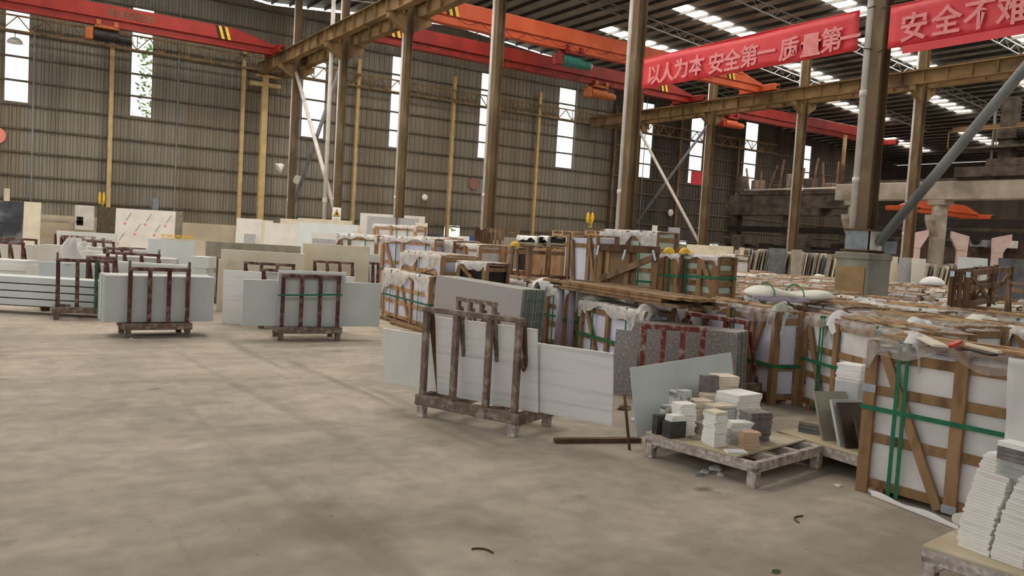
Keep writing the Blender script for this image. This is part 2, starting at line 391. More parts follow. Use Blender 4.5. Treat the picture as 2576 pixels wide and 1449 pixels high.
for a, b, y in STRIPS:
    o = obj('skylight_strip', MB().add([(a,y-.55,roofz(a)-.03),(b,y-.55,roofz(b)-.03),(b,y+.55,roofz(b)-.03),(a,y+.55,roofz(a)-.03),
        (a,y-.55,roofz(a)-.01),(b,y-.55,roofz(b)-.01),(b,y+.55,roofz(b)-.01),(a,y+.55,roofz(a)-.01)],
        [(0,3,2,1),(4,5,6,7),(0,1,5,4),(1,2,6,5),(2,3,7,6),(3,0,4,7)]), M['skylight'], ceil)
for n in range(0, 6):
    y = 9.5+7*n
    for xa, xb in ((XA, 26.8), (26.8, XB), (XB, 64), (2, XA)):
        r = MB(); k = max(4, int(abs(xb-xa)/1.2))
        for dz in (-.32, -.8): r.tube((xa,y,roofz(xa)+dz),(xb,y,roofz(xb)+dz),.04,6)
        for j in range(k):
            u = xa+(xb-xa)*j/k; w = xa+(xb-xa)*(j+1)/k
            r.tube((u,y,roofz(u)-.32),((u+w)/2,y,roofz((u+w)/2)-.8),.018,4); r.tube(((u+w)/2,y,roofz((u+w)/2)-.8),(w,y,roofz(w)-.32),.018,4)
        obj('lattice_rafter', r, M['rooftube'], ceil)

# wall posts and the lattice wind girder along the back wall
where = {-1:'left of the tall opening nearest the room corner'}
for i, x in enumerate((5.84,12.82,19.93,26.85,33.95,41.2,48.2,55.2)):
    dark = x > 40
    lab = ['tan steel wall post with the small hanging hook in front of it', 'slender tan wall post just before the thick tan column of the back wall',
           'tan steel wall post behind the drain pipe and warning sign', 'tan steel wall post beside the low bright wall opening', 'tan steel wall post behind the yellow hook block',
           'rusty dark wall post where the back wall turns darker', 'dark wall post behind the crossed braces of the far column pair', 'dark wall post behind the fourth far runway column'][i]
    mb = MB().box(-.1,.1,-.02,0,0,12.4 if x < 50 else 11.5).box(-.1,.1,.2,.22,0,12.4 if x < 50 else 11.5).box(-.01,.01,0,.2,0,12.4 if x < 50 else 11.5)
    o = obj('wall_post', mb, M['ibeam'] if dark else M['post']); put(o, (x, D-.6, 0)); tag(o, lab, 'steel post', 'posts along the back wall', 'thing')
o = thing('thick_wall_column', 'thick tan column at the back wall under the end of the runway beam', 'steel column', (XA-.35, D-.75, 0), 0, None, 'thing')
obj('shaft', MB().box(-.17,.17,-.17,-.14,0,10.3).box(-.17,.17,.14,.17,0,10.3).box(-.02,.02,-.14,.14,0,10.3), M['post'], o)
obj('cap_bracket', MB().box(-.9,.9,-.2,.2,9.75,9.98).box(-.5,.9,-.2,.2,10.3,10.45), M['post'], o)
tr = thing('wind_girder', 'long tan lattice girder running along the back wall across the tall windows', 'lattice girder', (-6, D-.75, 10.65), 0, None, 'thing')
L_ = 66
obj('chord', MB().box(0,L_,-.05,.05,.75,.83), M['runway'], tr); obj('chord', MB().box(0,L_,-.05,.05,0,.08), M['runway'], tr)
lat = MB(); n = int(L_/.62)
for k in range(n):
    a = k*.62; lat.beam((a,0,.06 if k % 2 else .77),(a+.62,0,.77 if k % 2 else .06),.05,.05)
    if k % 2: lat.beam((a,0,.05),(a,0,.78),.04,.04)
obj('lattice', lat, M['runway'], tr)

# ------------------------------------------------------------------ columns
def column(label, x, y, z0, pipe=True, cor=(-1,1), group='columns of the near runway row', corz=10.4, k=.72):
    t = thing('steel_column', label, 'steel column', (x, y, z0), 0, group, 'thing')
    top = roofz(x)-.86-z0; cz = corz-z0
    s = MB().box(-.21*k,-.19*k,-.16*k,.16*k,0,top).box(.19*k,.21*k,-.16*k,.16*k,0,top).box(-.19*k,.19*k,-.012,.012,0,top)
    obj('shaft', s, M['ibeam'], t)
    obj('base_plate', MB().box(-.3,.3,-.26,.26,0,.03), M['ibeam'], t)
    for sgn in cor:
        b = MB().prism([(sgn*.21*k,cz-.75),(sgn*.95,cz-.28),(sgn*.95,cz),(sgn*.21*k,cz)] if sgn > 0 else [(sgn*.21*k,cz-.75),(sgn*.21*k,cz),(sgn*.95,cz),(sgn*.95,cz-.28)], -.13,.13)
        b.box(min(sgn*.2*k,sgn*1.0),max(sgn*.2*k,sgn*1.0),-.17,.17,cz-.03,cz)
        obj('corbel', b, M['runway'], t)
    if pipe:
        py = .16*k+.09; p = MB().tube((-.1,py,.02),(-.1,py,top-.3),.08,12).tube((-.1,py,3.0),(-.1,py,3.12),.095,12).tube((-.1,py,1.35),(-.1,py,1.45),.095,12)
        obj('drain_pipe', p, M['pipe'], t, smooth=True)
    return t
AL = ['brown steel column on the concrete pier, largest column with a pale drain pipe', 'brown steel column rising behind the big plywood crate, carries one end of the red banner',
      'third brown column of the banner row, rising beside dark timber racks', 'fourth brown column of the banner row, rising behind crates under the orange crane end',
      'brown column with the yellow warning sign on it', 'dark brown column with a white flood lamp on it']
column('brown steel column out past the second banner', XA, 2.5, 0)
for n, lab in enumerate(AL): column(lab, XA, 9.5+7*n, 1.78 if n == 0 else 0)
BL = ['yellow brown column of the far row crossed by the grey diagonal pipe', 'yellow brown column of the far row standing before the dim saw gantry', 'brown column of the far row where the crossed braces end low',
      'far row column hidden mostly by the banner column']
for n, lab in enumerate(BL): column(lab, XB, 23.5+7*n-(.6 if n == 4 else 0), 0, group='columns of the far runway row', k=1.0)
def runway(label, x, y0, y1, ztop=11.1):
    t = thing('runway_beam', label, 'crane beam', (x, y0, ztop-.7), 0, 'crane runway beams', 'thing'); L = y1-y0
    b = MB().box(-.18,.18,0,L,0,.03).box(-.2,.2,0,L,.64,.67).box(-.01,.01,0,L,.03,.64)
    k = .5
    while k < L: b.box(-.16,.16,k-.012,k+.012,.03,.64); k += 1.17
    obj('girder', b, M['runway'], t)
    obj('rail', MB().box(-.035,.035,0,L,.67,.76), M['wooddark'], t)
runway('tan crane runway beam ending on the thick tan wall column', XA-.62, -8, 49.2)
runway('tan crane runway beam carrying the orange and red cranes, banner side', XA+.62, -8, 49.2)
runway('long dirty tan runway beam crossing behind the grey diagonal pipe', XB-.62, -2, 49.2)
runway('runway beam on the far side of the far columns', XB+.62, -2, 49.2)
tb = lambda name, label, a, b, r, m, g=None: tag(obj(name, MB().tube(a, b, r, 12), M[m], smooth=True), label, 'brace', g, 'thing')
tb('diagonal_pipe', 'thick grey diagonal pipe rising from the concrete pier', (XA-.02,9.2,1.98), (XA-.02,2.72,10.17), .09, 'galv')
tb('diagonal_brace', 'pale diagonal brace leaning across the bright window, foot by the warning sign column', (XA-.08,44.3,10.0), (XA-.08,37.7,2.6), .1, 'pipe', 'crossed column braces')
tb('diagonal_brace', 'dark grey diagonal brace crossing the pale one near the flood lamp column', (XA+.13,37.7,10.0), (XA+.13,44.3,3.0), .1, 'galv', 'crossed column braces')
tb('diagonal_brace', 'pale thin brace falling toward the far brown column, upper end behind the banner column', (XB-.13,44.25,9.9), (XB-.13,37.75,2.2), .1, 'pipe', 'crossed column braces')
tb('diagonal_brace', 'grey thin brace rising toward the far brown column from behind the plywood crate', (XB+.13,37.75,9.9), (XB+.13,44.25,3.2), .09, 'galv', 'crossed column braces')
p = thing('pipe_stack', 'pale vertical drain pipe standing beside the warning sign column', 'pipe', (XA-.32, 38.35, 0), 0, None, 'thing')
obj('pipe', MB().tube((0,0,0),(0,0,13.8),.1,12), M['pipe'], p, smooth=True); obj('collar', MB().tube((0,0,2.9),(0,0,3.1),.125,12), M['pipe'], p)

# the concrete pier under the largest column
p = thing('concrete_pier', 'square concrete pier under the largest brown column', 'pier', (XA, 9.5, 0), 0, None, 'thing')
obj('block', MB().box(-.36,.36,-.36,.36,0,1.72), M['concrete'], p, bevel=.02)
obj('cap', MB().box(-.38,.38,-.38,.38,1.64,1.78), M['concrete'], p, bevel=.02)
obj('chipboard_sheet', MB().box(-.385,-.362,-.3,.3,.3,1.5), M['osb'], p)
t = [o for o in bpy.data.objects if o.name.startswith('steel_column') and abs(o.location.y-9.5) < .1 and abs(o.location.x-XA) < .1][0]
obj('shoe_plate', MB().box(-.28,-.25,-.24,.24,.03,.42), M['steelgrey'], t); obj('shoe_plate', MB().box(-.22,.22,-.28,-.25,.03,.42), M['pipe'], t)
obj('shoe_rim', MB().box(-.3,.26,-.3,.26,.42,.45), M['wooddark'], t); obj('shoe_flange', MB().box(-.34,.3,-.32,.3,.03,.055), M['wooddark'], t)
o = put(obj('switch_box', MB().box(-.14,.14,-.08,.08,0,.24), M['steelgrey'], bevel=.01), (XA+.3, 9.2, 1.78), (0,0,-.5)); tag(o, 'blue grey steel box sitting on the concrete pier beside the pipe foot', 'box')

# ------------------------------------------------------------------ cranes
def hoist(parent_label, label, loc, body, accent, drop=None, hooklab=None, hs=1):
    t = thing('hoist', label, 'hoist', loc)
    obj('trolley', MB().box(-.55,.55,-.3,.3,-.12,.0).box(-.5,-.3,-.36,-.26,0,.25).box(.3,.5,-.36,-.26,0,.25).box(-.5,-.3,.26,.36,0,.25).box(.3,.5,.26,.36,0,.25), M[accent], t)
    obj('drum', MB().tube((-.6,0,-.45),(.55,0,-.45),.28,14), M[body], t, smooth=False)
    obj('motor', MB().tube((.55,-.05,-.5),(1.15,-.05,-.5),.22,12), M[body], t)
    obj('gearbox', MB().box(-.95,-.6,-.25,.25,-.75,-.15), M[accent], t, bevel=.05)
    obj('end_cap', MB().tube((1.15,-.05,-.5),(1.25,-.05,-.5),.16,12), M['pipe'], t)
    if drop:
        h = thing('hook_block', hooklab, 'hook', (loc[0], loc[1], drop)); h.scale = (hs, hs, 1)
        obj('cable', MB().tube((-.05,0,.25),(-.05,0,loc[2]-.6-drop),.012,5).tube((.05,0,.25),(.05,0,loc[2]-.6-drop),.012,5), M['cable'], h)
        obj('sheave_cheek', MB().dome((-.17,0,0),.12,.1,.34,10,4,True), M['yellow'], h); obj('sheave_cheek', MB().dome((.17,0,0),.12,.1,.34,10,4,True), M['yellow'], h)
        hk = MB(); pts = [(0,0,-.2)]+[(.13*math.sin(a)-.0, 0, -.45-.13*math.cos(a)+.0) for a in [PI*.95-k*.42 for k in range(9)]]
        hk.path(pts, .035, 7); obj('hook', hk, M['yellow'], h)
def crane(label, x0, x1, y, zb, m, me, stripes, cables=True, lower='red'):
    t = thing('bridge_crane', label, 'bridge crane', (x0, y, zb)); L = x1-x0; zt = 1.05
    up = [(0,.36),(L,.36),(L,.5),(L-2.3,zt),(2.3,zt),(0,.5)]
    obj('upper_girder', MB().prism(up, -.27, .27), M[m], t, bevel=.01)
    obj('lower_web', MB().prism([(.2,.06),(L-.2,.06),(L-.2,.36),(.2,.36)], -.17,.17), M[lower], t)
    obj('bottom_flange', MB().box(.1,L-.1,-.2,.2,0,.06), M[m], t)
    for xx in (0, L):
        c = obj('end_carriage', MB().box(xx-.2,xx+.2,-1.35,1.35,.02,.4), M[m], t, bevel=.02)
        obj('buffer', MB().tube((xx,-1.5,.2),(xx,-1.35,.2),.09,8), M['black'], c)
    for sx in stripes:
        for k in range(4):
            a = sx+k*.16
            obj('warning_stripe', MB().prism([(a,.37),(a+.16,.37),(a-.2+.16,zt-.02),(a-.2,zt-.02)], -.278,-.268), M['yellow' if k % 2 else 'black'], t)
    if cables:
        f = MB(); k = 2.8; i = 0
        while k < L-5:
            pts = [Vector((k+1.3*u/6, -.34, .36-.42*math.sin(PI*u/6)*(.6+.4*((i*7) % 3)/2))) for u in range(7)]
            f.path(pts, .014, 4); k += 1.3; i += 1
        obj('festoon_cable', f, M['cable'], t)
    return t
c1 = crane('red overhead crane before the back wall with dark lettering, ends on the tan runway beam', -9, XA-.62, 46.5, 11.12, 'red', 'red', (19.6,), False, 'deepred')
mk = MB(); x = 14.2; random.seed(3)
for k in range(9):
    for j in range(4):
        a = x+random.uniform(0,.15); z = .5+.1*j; mk.box(a,a+.16,-.281,-.272,z,z+.045)
    mk.box(x+.1,x+.14,-.281,-.272,.5,.88); mk.box(x+.02,x+.05,-.281,-.272,.55,.8); x += .24
obj('dark_lettering', mk, M['ibeam'], c1)
c2 = crane('orange overhead crane hanging high across the middle bay', XA+.62, XB-.62, 33.3, 11.14, 'orange', 'orange', (2.4, 20.6), True, 'orange')
c3 = crane('red overhead crane below and behind the orange one', XA+.62, XB-.62, 39.0, 11.14, 'deepred', 'red', (2.2, 20.8), True, 'deepred')
c4 = crane('dark red overhead crane in the far bay beyond the yellow brown column', XB+.62, 62.4, 40.5, 11.14, 'deepred', 'deepred', (2.4,), False, 'deepred')
obj('rivet_plate', MB().box(16,22,-.279,-.27,.75,.8), M['deepred'], c2)
hoist('c1', 'orange and black hoist under the red crane before the back wall', (5.2,46.5,11.1), 'black', 'hoistorange', 2.5, 'small yellow hook block hanging by the back wall post', .55)
hoist('c2', 'green hoist under the orange crane', (24.6,33.3,11.1), 'teal', 'deepred')
hoist('c3', 'rusty orange hoist under the lower red crane', (31.0,39.0,11.1), 'hoistorange', 'hoistorange', 3.2, 'bright yellow double hook block hanging low behind the crates')
hoist('c4', 'red hoist under the dark red crane of the far bay', (44.2,40.5,11.1), 'orange', 'red')

# ------------------------------------------------------------------ banners
def glyphs(chars, size, mb, weight=.012):
    dg = None
    for ch, yy, zz in chars:
        cu = bpy.data.curves.new('lettering', 'FONT'); cu.body = ch; cu.size = size; cu.align_x = 'CENTER'; cu.offset = weight; cu.extrude = .002; cu.resolution_u = 3
        o = bpy.data.objects.new('lettering', cu); C.objects.link(o)
        dg = bpy.context.evaluated_depsgraph_get(); ev = o.evaluated_get(dg); me = ev.to_mesh()
        mb.add([(-v.co.z, yy-v.co.x, zz+v.co.y) for v in me.vertices], [tuple(p.vertices) for p in me.polygons])
        ev.to_mesh_clear(); bpy.data.objects.remove(o); bpy.data.curves.remove(cu)
    return mb
def banner(label, x, ya, yb, zt, zb, chars, size, flap=0):
    t = thing('cloth_banner', label, 'banner', (x, yb, zb)); L = ya-yb; H = zt-zb
    g = lambda u, v: (.03*math.sin(u*9)*math.sin(v*3+.4), L*(1-u), H*v+.03*math.sin(PI*u)*(-1)*(1-v)*.5)
    obj('cloth', MB().grid(g, 40, 5), M['banner'], t, solid=.006, smooth=True)
    obj('hem', MB().tube((0,0,H),(0,L,H),.012,6), M['banner'], t)
    obj('tie_cord', MB().path([(0,L,H),(.1,L+.25,H+.05)],.008,5).path([(0,L,.05),(.1,L+.25,0)],.008,5).path([(0,0,H),(.1,-.25,H+.05)],.008,5).path([(0,0,.05),(.1,-.25,0)],.008,5), M['cable'], t)
    if flap: obj('hanging_flap', MB().box(-.004,.004,0,flap,-.14,.01), M['banner'], t)
    obj('lettering', glyphs([(c, y-yb, z-zb) for c, y, z in chars], size, MB()), M['letter'], t).location = (-.045,0,0)
    return t
bx = XA-.26
line1 = [(c, on_x(px, py, bx).y, on_x(px, py, bx).z-.2) for c, px, py in (('以',1648,187),('人',1681,181),('为',1717,171),('本',1756,163),('安',1805,158),('全',1845,150),('第',1888,140),('一',1931,130),('质',1988,122),('量',2043,112),('第',2095,99),('一',2140,93))]
line2 = [(c, on_x(px, py, bx).y, on_x(px, py, bx).z-.21) for c, px, py in (('安',2302,66),('全',2384,50),('不',2467,35),('难',2553,21))]
banner('long red cloth banner with pale Chinese lettering between the two thickest columns', bx, 15.95, 9.84, 6.42, 5.66, line1, .5)
banner('second red cloth banner with pale Chinese lettering on the pipe side of the pier column', bx, 9.2, 2.6, 6.36, 5.58, line2, .54, 6.3)

# lamps and signs on the shell
def flood(label, loc, s=1, rz=0):
    t = thing('flood_lamp', label, 'lamp', loc, rz, None)
    obj('shade', MB().tube((0,0,0),(-.28*s,0,-.2*s),.09*s,12,.3*s), M['lamp'], t); obj('arm', MB().tube((0,0,0),(.35,0,.05),.025,6), M['galv'], t)
flood('white flood lamp on the dark brown column, upper of two', (XA-.5,44.55,4.95)); flood('white flood lamp on the dark brown column, lower of two', (XA+.1,44.05,4.35), .9, PI/2)
t = thing('pendant_lamp', 'round pendant lamp hanging before the first tall window', 'lamp', (1.35,49.12,10.05))
obj('shade', MB().dome((0,0,0),.36,.36,.3,14,5), M['lamp'], t); obj('stem', MB().tube((0,0,.3),(0,0,.62),.02,6), M['cable'], t)
o = put(obj('round_wall_lamp', MB().dome((0,0,0),.22,.12,.22,10,4,True), M['lamp']), (25.1,D-.35,4.1)); tag(o, 'small round white lamp on the back wall before the low bright opening', 'lamp')
o = put(obj('round_wall_lamp', MB().dome((0,0,0),.3,.15,.3,10,4,True), M['lamp']), on_y(1687,535,D-.35)); tag(o, 'round white lamp on the dark wall behind the crossed braces', 'lamp')
t = thing('warning_sign', 'white warning sign with a yellow triangle on the brown column', 'sign', (XA-.06,37.37,1.98))
obj('board', MB().box(-.21,.21,0,.012,0,.68), M['sign'], t)
obj('triangle', MB().prism([(-.16,.26),(.16,.26),(0,.56)], -.008,-.001), M['yellow'], t)
obj('triangle_border', MB().prism([(-.185,.24),(-.16,.26),(0,.56),(0,.6)], -.01,-.001).prism([(.185,.24),(0,.6),(0,.56),(.16,.26)], -.01,-.001).prism([(-.185,.24),(.185,.24),(.16,.26),(-.16,.26)], -.01,-.001), M['black'], t)
obj('symbol', MB().prism([(-.08,.29),(-.03,.29),(0,.36),(.03,.29),(.08,.29),(.015,.47),(-.015,.47)], -.012,-.008), M['black'], t)
obj('caption', MB().box(-.15,.15,-.004,0,.07,.1).box(-.11,.11,-.004,0,.13,.16), M['greymark'], t)
o = put(obj('round_sign', MB().tube((0,0,0),(0,-.02,0),.42,20), M['faded']), on_y(1192,462,D-.16)); tag(o, 'faded round red sign on the back wall behind the timber racks', 'sign')
o = put(obj('round_sign', MB().tube((0,0,0),(0,-.02,0),.42,20), M['redmark']), on_y(-9,340,D-.16)); tag(o, 'red round sign on the back wall below the first tall window', 'sign')
o = put(obj('red_notice', MB().box(-.7,.7,-.02,0,-.55,.55), M['banner']), on_y(1753,448,D-.17)); tag(o, 'small red notice under the tall window beside the far brown column', 'sign')
# trees outside, seen through the openings
def tree(label, x, y, h, r, n=260, low=0):
    t = thing('outdoor_tree', label, 'tree', (x, y, -.05)); random.seed(int(x*10))
    obj('trunk', MB().tube((0,0,0),(0,0,h*.8),.14,8,.05), M['bark'], t)
    f = MB()
    for k in range(n):
        a = random.uniform(0,2*PI); q = r*math.sqrt(random.random()); z = random.uniform(low, h); c = Vector((q*math.cos(a), q*math.sin(a), z))
        u = Vector((random.uniform(-1,1),random.uniform(-1,1),random.uniform(-.6,.6))).normalized()*random.uniform(.12,.26); v = u.cross(Vector((random.uniform(-1,1),.3,1))).normalized()*.09
        f.add([c-u, c+v, c+u, c-v], [(0,1,2,3)])
    obj('leaves', f, M['leafdead'], t)
tree('leafy tree outside seen through the second tall window', 8.6, D+2.2, 12.8, 1.1, 420, 6)
for i, (x, lab) in enumerate(((19.2,'green bush outside behind the warning sign column'),(27.6,'bright green bush outside the low wall opening'),(50.0,'green bush outside the small opening before the crossed braces'),(54,'green bush outside the middle small opening of the dark wall'),(57,'green bush outside the last small opening of the dark wall'))):
    tree(lab, x+.6, D+3.2, 2.5, 1.3, 90, .3)

# ------------------------------------------------------------------ the dim saw gantry in the far bay
GX = 46.0
g = thing('gantry_beam', 'long pale concrete gantry beam on round pillars in the dim far bay', 'beam', (GX, 12, 5.3), 0, None, 'thing')
obj('beam', MB().box(-.5,.5,0,20.5,0,1.02), M['concretelight'], g, bevel=.03)
obj('rail_ledge', MB().box(-.35,.35,0,20.5,1.02,1.2), M['machine'], g)
for y, lab in ((25.9,'round concrete pillar carrying the gantry beam, beside the diagonal pipe'),(14.0,'round concrete pillar of the gantry out past the crates'),(31.3,'concrete pillar of the gantry behind the concrete pier column')):
    t = thing('gantry_pillar', lab, 'pillar', (GX, y, 0), 0, None, 'thing')
    obj('shaft', MB().tube((0,0,0),(0,0,5.1),.42,16), M['concretelight'], t, smooth=True); obj('head', MB().prism([(-.45,5.0),(.45,5.0),(.5,5.3),(-.5,5.3)],-.5,.5), M['concretelight'], t)
    obj('corbel', MB().prism([(-.42,3.2),(-.95,4.1),(-.95,4.4),(-.42,4.4)],-.3,.3), M['concretelight'], t)
t = thing('gantry_beam', 'dusty stepped concrete ledge continuing the gantry toward the back wall', 'beam', (47.5, 31.5, 4.9), 0, None, 'thing')
obj('beam', MB().box(-.6,.6,0,11.5,0,.95), M['machine'], t); obj('rail_ledge', MB().box(-.7,.7,0,10,.95,1.2), M['machine'], t); obj('lower_step', MB().box(-.8,.8,3,11,-.5,0), M['machine'], t)
t = thing('support_frame', 'dark steel frame under the stepped gantry ledge', 'frame', (47.5, 31.5, 0), 0, None, 'thing')
for y in (1.2, 6, 10.6): obj('leg', MB().box(-.3,.3,y-.25,y+.25,0,4.4), M['machine'], t)
obj('cross_beam', MB().box(-.35,.35,.3,11.2,3.2,3.6), M['darkiron'], t); obj('cross_beam', MB().box(-.35,.35,.3,11.2,2.1,2.3), M['darkiron'], t)
t = thing('block_saw', 'tall brown stone block saw standing on the concrete gantry beam', 'saw machine', (GX, 22.7, 6.5), 0)
obj('carriage', MB().box(-.7,.7,-2.2,2.2,0,.55).box(-.6,.6,-1.4,.6,.55,.95), M['machine'], t, bevel=.03)
obj('tower', MB().box(-.35,.35,-.55,.15,.95,4.2).box(-.5,.5,-.75,.35,2.0,2.5), M['machine'], t, bevel=.02)
obj('motor', MB().tube((0,-1.3,2.3),(0,-.6,2.3),.36,14), M['darkiron'], t); obj('arm', MB().box(-.15,.15,-3.4,2.8,2.62,2.86), M['runway'], t)
obj('lead_screw', MB().tube((0,.6,.9),(0,.6,4.5),.08,8), M['galv'], t); obj('platform', MB().box(-.9,.9,-2.6,2.6,1.5,1.62), M['machine'], t)
obj('handrail', MB().tube((-.85,-2.6,2.5),(-.85,2.6,2.5),.035,6).tube((-.85,-2.6,1.62),(-.85,-2.6,2.5),.035,6).tube((-.85,2.6,1.62),(-.85,2.6,2.5),.035,6).tube((-.85,0,1.62),(-.85,0,2.5),.035,6), M['runway'], t)
for i, z in enumerate((4.05, 3.3)):
    o = put(obj('steel_cross_beam', MB().box(-.25,.25,0,24,0,.5), M['darkiron']), (52, 10, z)); tag(o, ['upper black steel beam below the gantry beam','lower black steel beam above the sooty brick wall'][i], 'beam', None, 'thing')
for y in (10.4, 21.5, 33.5):
    o = put(obj('steel_stanchion', MB().box(-.25,.25,-.25,.25,0,3.3), M['darkiron']), (52, y, 0)); tag(o, 'black steel leg under the black beams, %s' % {10.4:'hidden at the near end',21.5:'middle one',33.5:'far one behind the pier column'}[y], 'leg', None, 'thing')
bw = MB().box(0,.3,0,34,0,3.6); struct('wall_inner', bw, M['brick']).location = (57, 6, 0)
hol = MB()
for k in range(30): hol.box(-.02,.0,.8+k*1.1,1.45+k*1.1,2.9,3.3)
put(obj('vent_hole', hol, M['darkiron']), (0,0,0)).parent = bpy.data.objects['wall_inner']
for i, (px, yb_, lab) in enumerate(((2300,640,'pale pink flared post before the sooty brick wall, beside the far yellow column'),(2418,645,'pale pink flared post between the round pillar and the air conditioners'),(2508,640,'brightest pale pink flared post beside the air conditioner'))):
    q = at(px, 640, 46.5); t = thing('flared_post', lab, 'post', (q.x, q.y, 0), -.95 if i != 1 else 2.2, 'flared posts before the brick wall', 'thing')
    obj('shaft', MB().box(-.26,.26,-.26,.26,0,3.1), M['pinkpost'], t); obj('flare', MB().prism([(-.26,2.5),(.26,2.5),(.62,3.2),(.62,3.55),(-.3,3.3)],-.3,.3), M['pinkpost'], t)
for px, lab in ((2532,'white air conditioner unit with a round fan beside the brightest pink post'),(2468,'grey air conditioner unit on the sooty brick wall')):
    q = on_x(px, 607 if px > 2500 else 604, 56.5); t = thing('air_conditioner', lab, 'air conditioner', (q.x, q.y, q.z-.45), 0, None)
    obj('case', MB().box(-.3,.3,-.6,.6,0,.9), M['pipe'] if px > 2500 else M['galv'], t, bevel=.02)
    obj('fan_grille', MB().tube((-.31,.18,.45),(-.33,.18,.45),.36,18), M['darkiron'], t); obj('wall_bracket', MB().box(-.3,.5,-.5,-.44,-.06,0).box(-.3,.5,.44,.5,-.06,0), M['galv'], t)
t = crane('bright orange crane girder glimpsed under the gantry beam', 62, 73.3, 38.0, 5.75, 'orange', 'orange', (), False, 'orange')
for i in range(9):
    y = 33.5+i*.9; z = 6.15; o = tag(put(obj('leaning_plank', MB().beam((0,0,0),(0,random.uniform(-.8,.8),random.uniform(1.2,2.2)),.16,.05), M['woodgrey']), (46.95+random.uniform(-.1,.08), y, z)), 'old plank propped upright on the stepped gantry ledge', 'plank', 'planks on the gantry ledge')
tb('lift_jib', 'rusty jib post standing above the stepped ledge beyond the far column', (46.8,33.0,6.1), (46.8,33.0,9.6), .12, 'runway')
tb('ledge_pipe', 'thin pale pipe running level above the gantry ledge', (46.75,31.6,6.2), (46.75,41,6.2), .05, 'pipe')

for i, (y, h, w, lab) in enumerate(((32.6,2.6,.7,'dim stone working machine under the stepped ledge, pier end'),(35.4,3.0,.9,'dim stone working machine with a tank under the stepped ledge'),(38.4,2.4,.8,'dim stone working machine under the middle of the stepped ledge'),(41.0,2.9,.7,'dim stone working machine at the wall end of the stepped ledge'))):
    t = thing('stone_machine', lab, 'machine', (46.3, y, 0), .2*i-.3, 'dim machines under the ledge')
    obj('body', MB().box(-.5,.5,-w,w,0,h*.6).box(-.35,.35,-w*.7,w*.3,h*.6,h), M['machine' if i % 2 else 'darkiron'], t, bevel=.04)
    obj('tank', MB().tube((-.6,-w*.5,.2),(-.6,-w*.5,h*.55),.3,12), M['galv'], t); obj('control_panel', MB().box(-.56,-.5,.1,w*.8,h*.35,h*.55), M['pipe'], t); obj('feed_arm', MB().beam((0,-w,h*.8),(0,w*1.4,h*.95),.14,.14), M['machine'], t)
for i in range(6):
    y = 34+i*1.5; o = put(obj('scrap_block', MB().box(-.3,.3,-.4,.4,0,.5+.35*(i % 3)), M['machine' if i % 2 else 'rackgrey'], bevel=.03), (47.5, y+.4, 6.1), (0,0,.3*i)); tag(o, 'dusty machine block standing on the stepped gantry ledge', 'machine block', 'blocks on the gantry ledge')

for x, lab in ((62.4,'steel post holding the near end of the glimpsed orange girder'),(72.9,'steel post holding the far end of the glimpsed orange girder')):
    o = put(obj('steel_stanchion', MB().box(-.2,.2,-.2,.2,0,5.75), M['machine']), (x, 38, 0)); tag(o, lab, 'post', None, 'thing')
# ------------------------------------------------------------------ racks and stone slabs
def frame_of(a, b):
    a = V2(a); b = V2(b); d = (b-a); return a, math.atan2(d.y, d.x), d.length
def rack(label, a, b, h=.96, d=.55, m='rack', posts=4, lugs=False, base='rackgrey', group='slab racks', strap=None, foot=.11):
    a, rz, w = frame_of(a, b)
    t = thing('slab_rack', label, 'rack', a, rz, group)
    z0 = foot; z1 = foot+.09
    for x0, x1, y0, y1 in ((-.04,w+.04,-.02,.05),(-.04,w+.04,d-.05,d),(-.04,.04,.05,d-.05),(w-.04,w+.04,.05,d-.05)):
        obj('base_rail', MB().box(x0,x1,y0,y1,z0,z1), M[base], t, bevel=.004)
    obj('cross_bar', MB().box(w*.33-.03,w*.33+.03,.05,d-.05,z0+.02,z1-.01).box(w*.67-.03,w*.67+.03,.05,d-.05,z0+.02,z1-.01), M[base], t)
    for x in (.02, w-.02):
        for y in (.02, d-.04):
            obj('foot', MB().box(x-.035,x+.035,y-.03,y+.03,0,z0).prism([(x-.035,z0),(x+.035,z0),(x+.035,z0-.03),(x-.035,z0-.03)],y-.045,y+.045), M[base], t)
    for k in range(posts):
        x = .03+(w-.06)*k/(posts-1)
        obj('post', MB().beam((x,.02,z1),(x,.02,h-.03),.052,.045,(0,1,0)), M[m], t, bevel=.004)
        obj('strut', MB().beam((x+.012,.22,z1),(x+.012,.055,h-.12),.03,.03,(0,1,0)), M[m], t)
    obj('top_rail', MB().box(0,w,-.005,.05,h-.05,h), M[m], t, bevel=.004)
    if lugs:
        for x in (.02, w-.02): obj('lug', MB().beam((x,.02,h),(x,.02,h+.09),.03,.03), M[base], t)
    if strap: obj('strap', MB().box(strap-.012,strap+.012,-.03,-.022,z0,h+.02), M['strap'], t); 
    return t
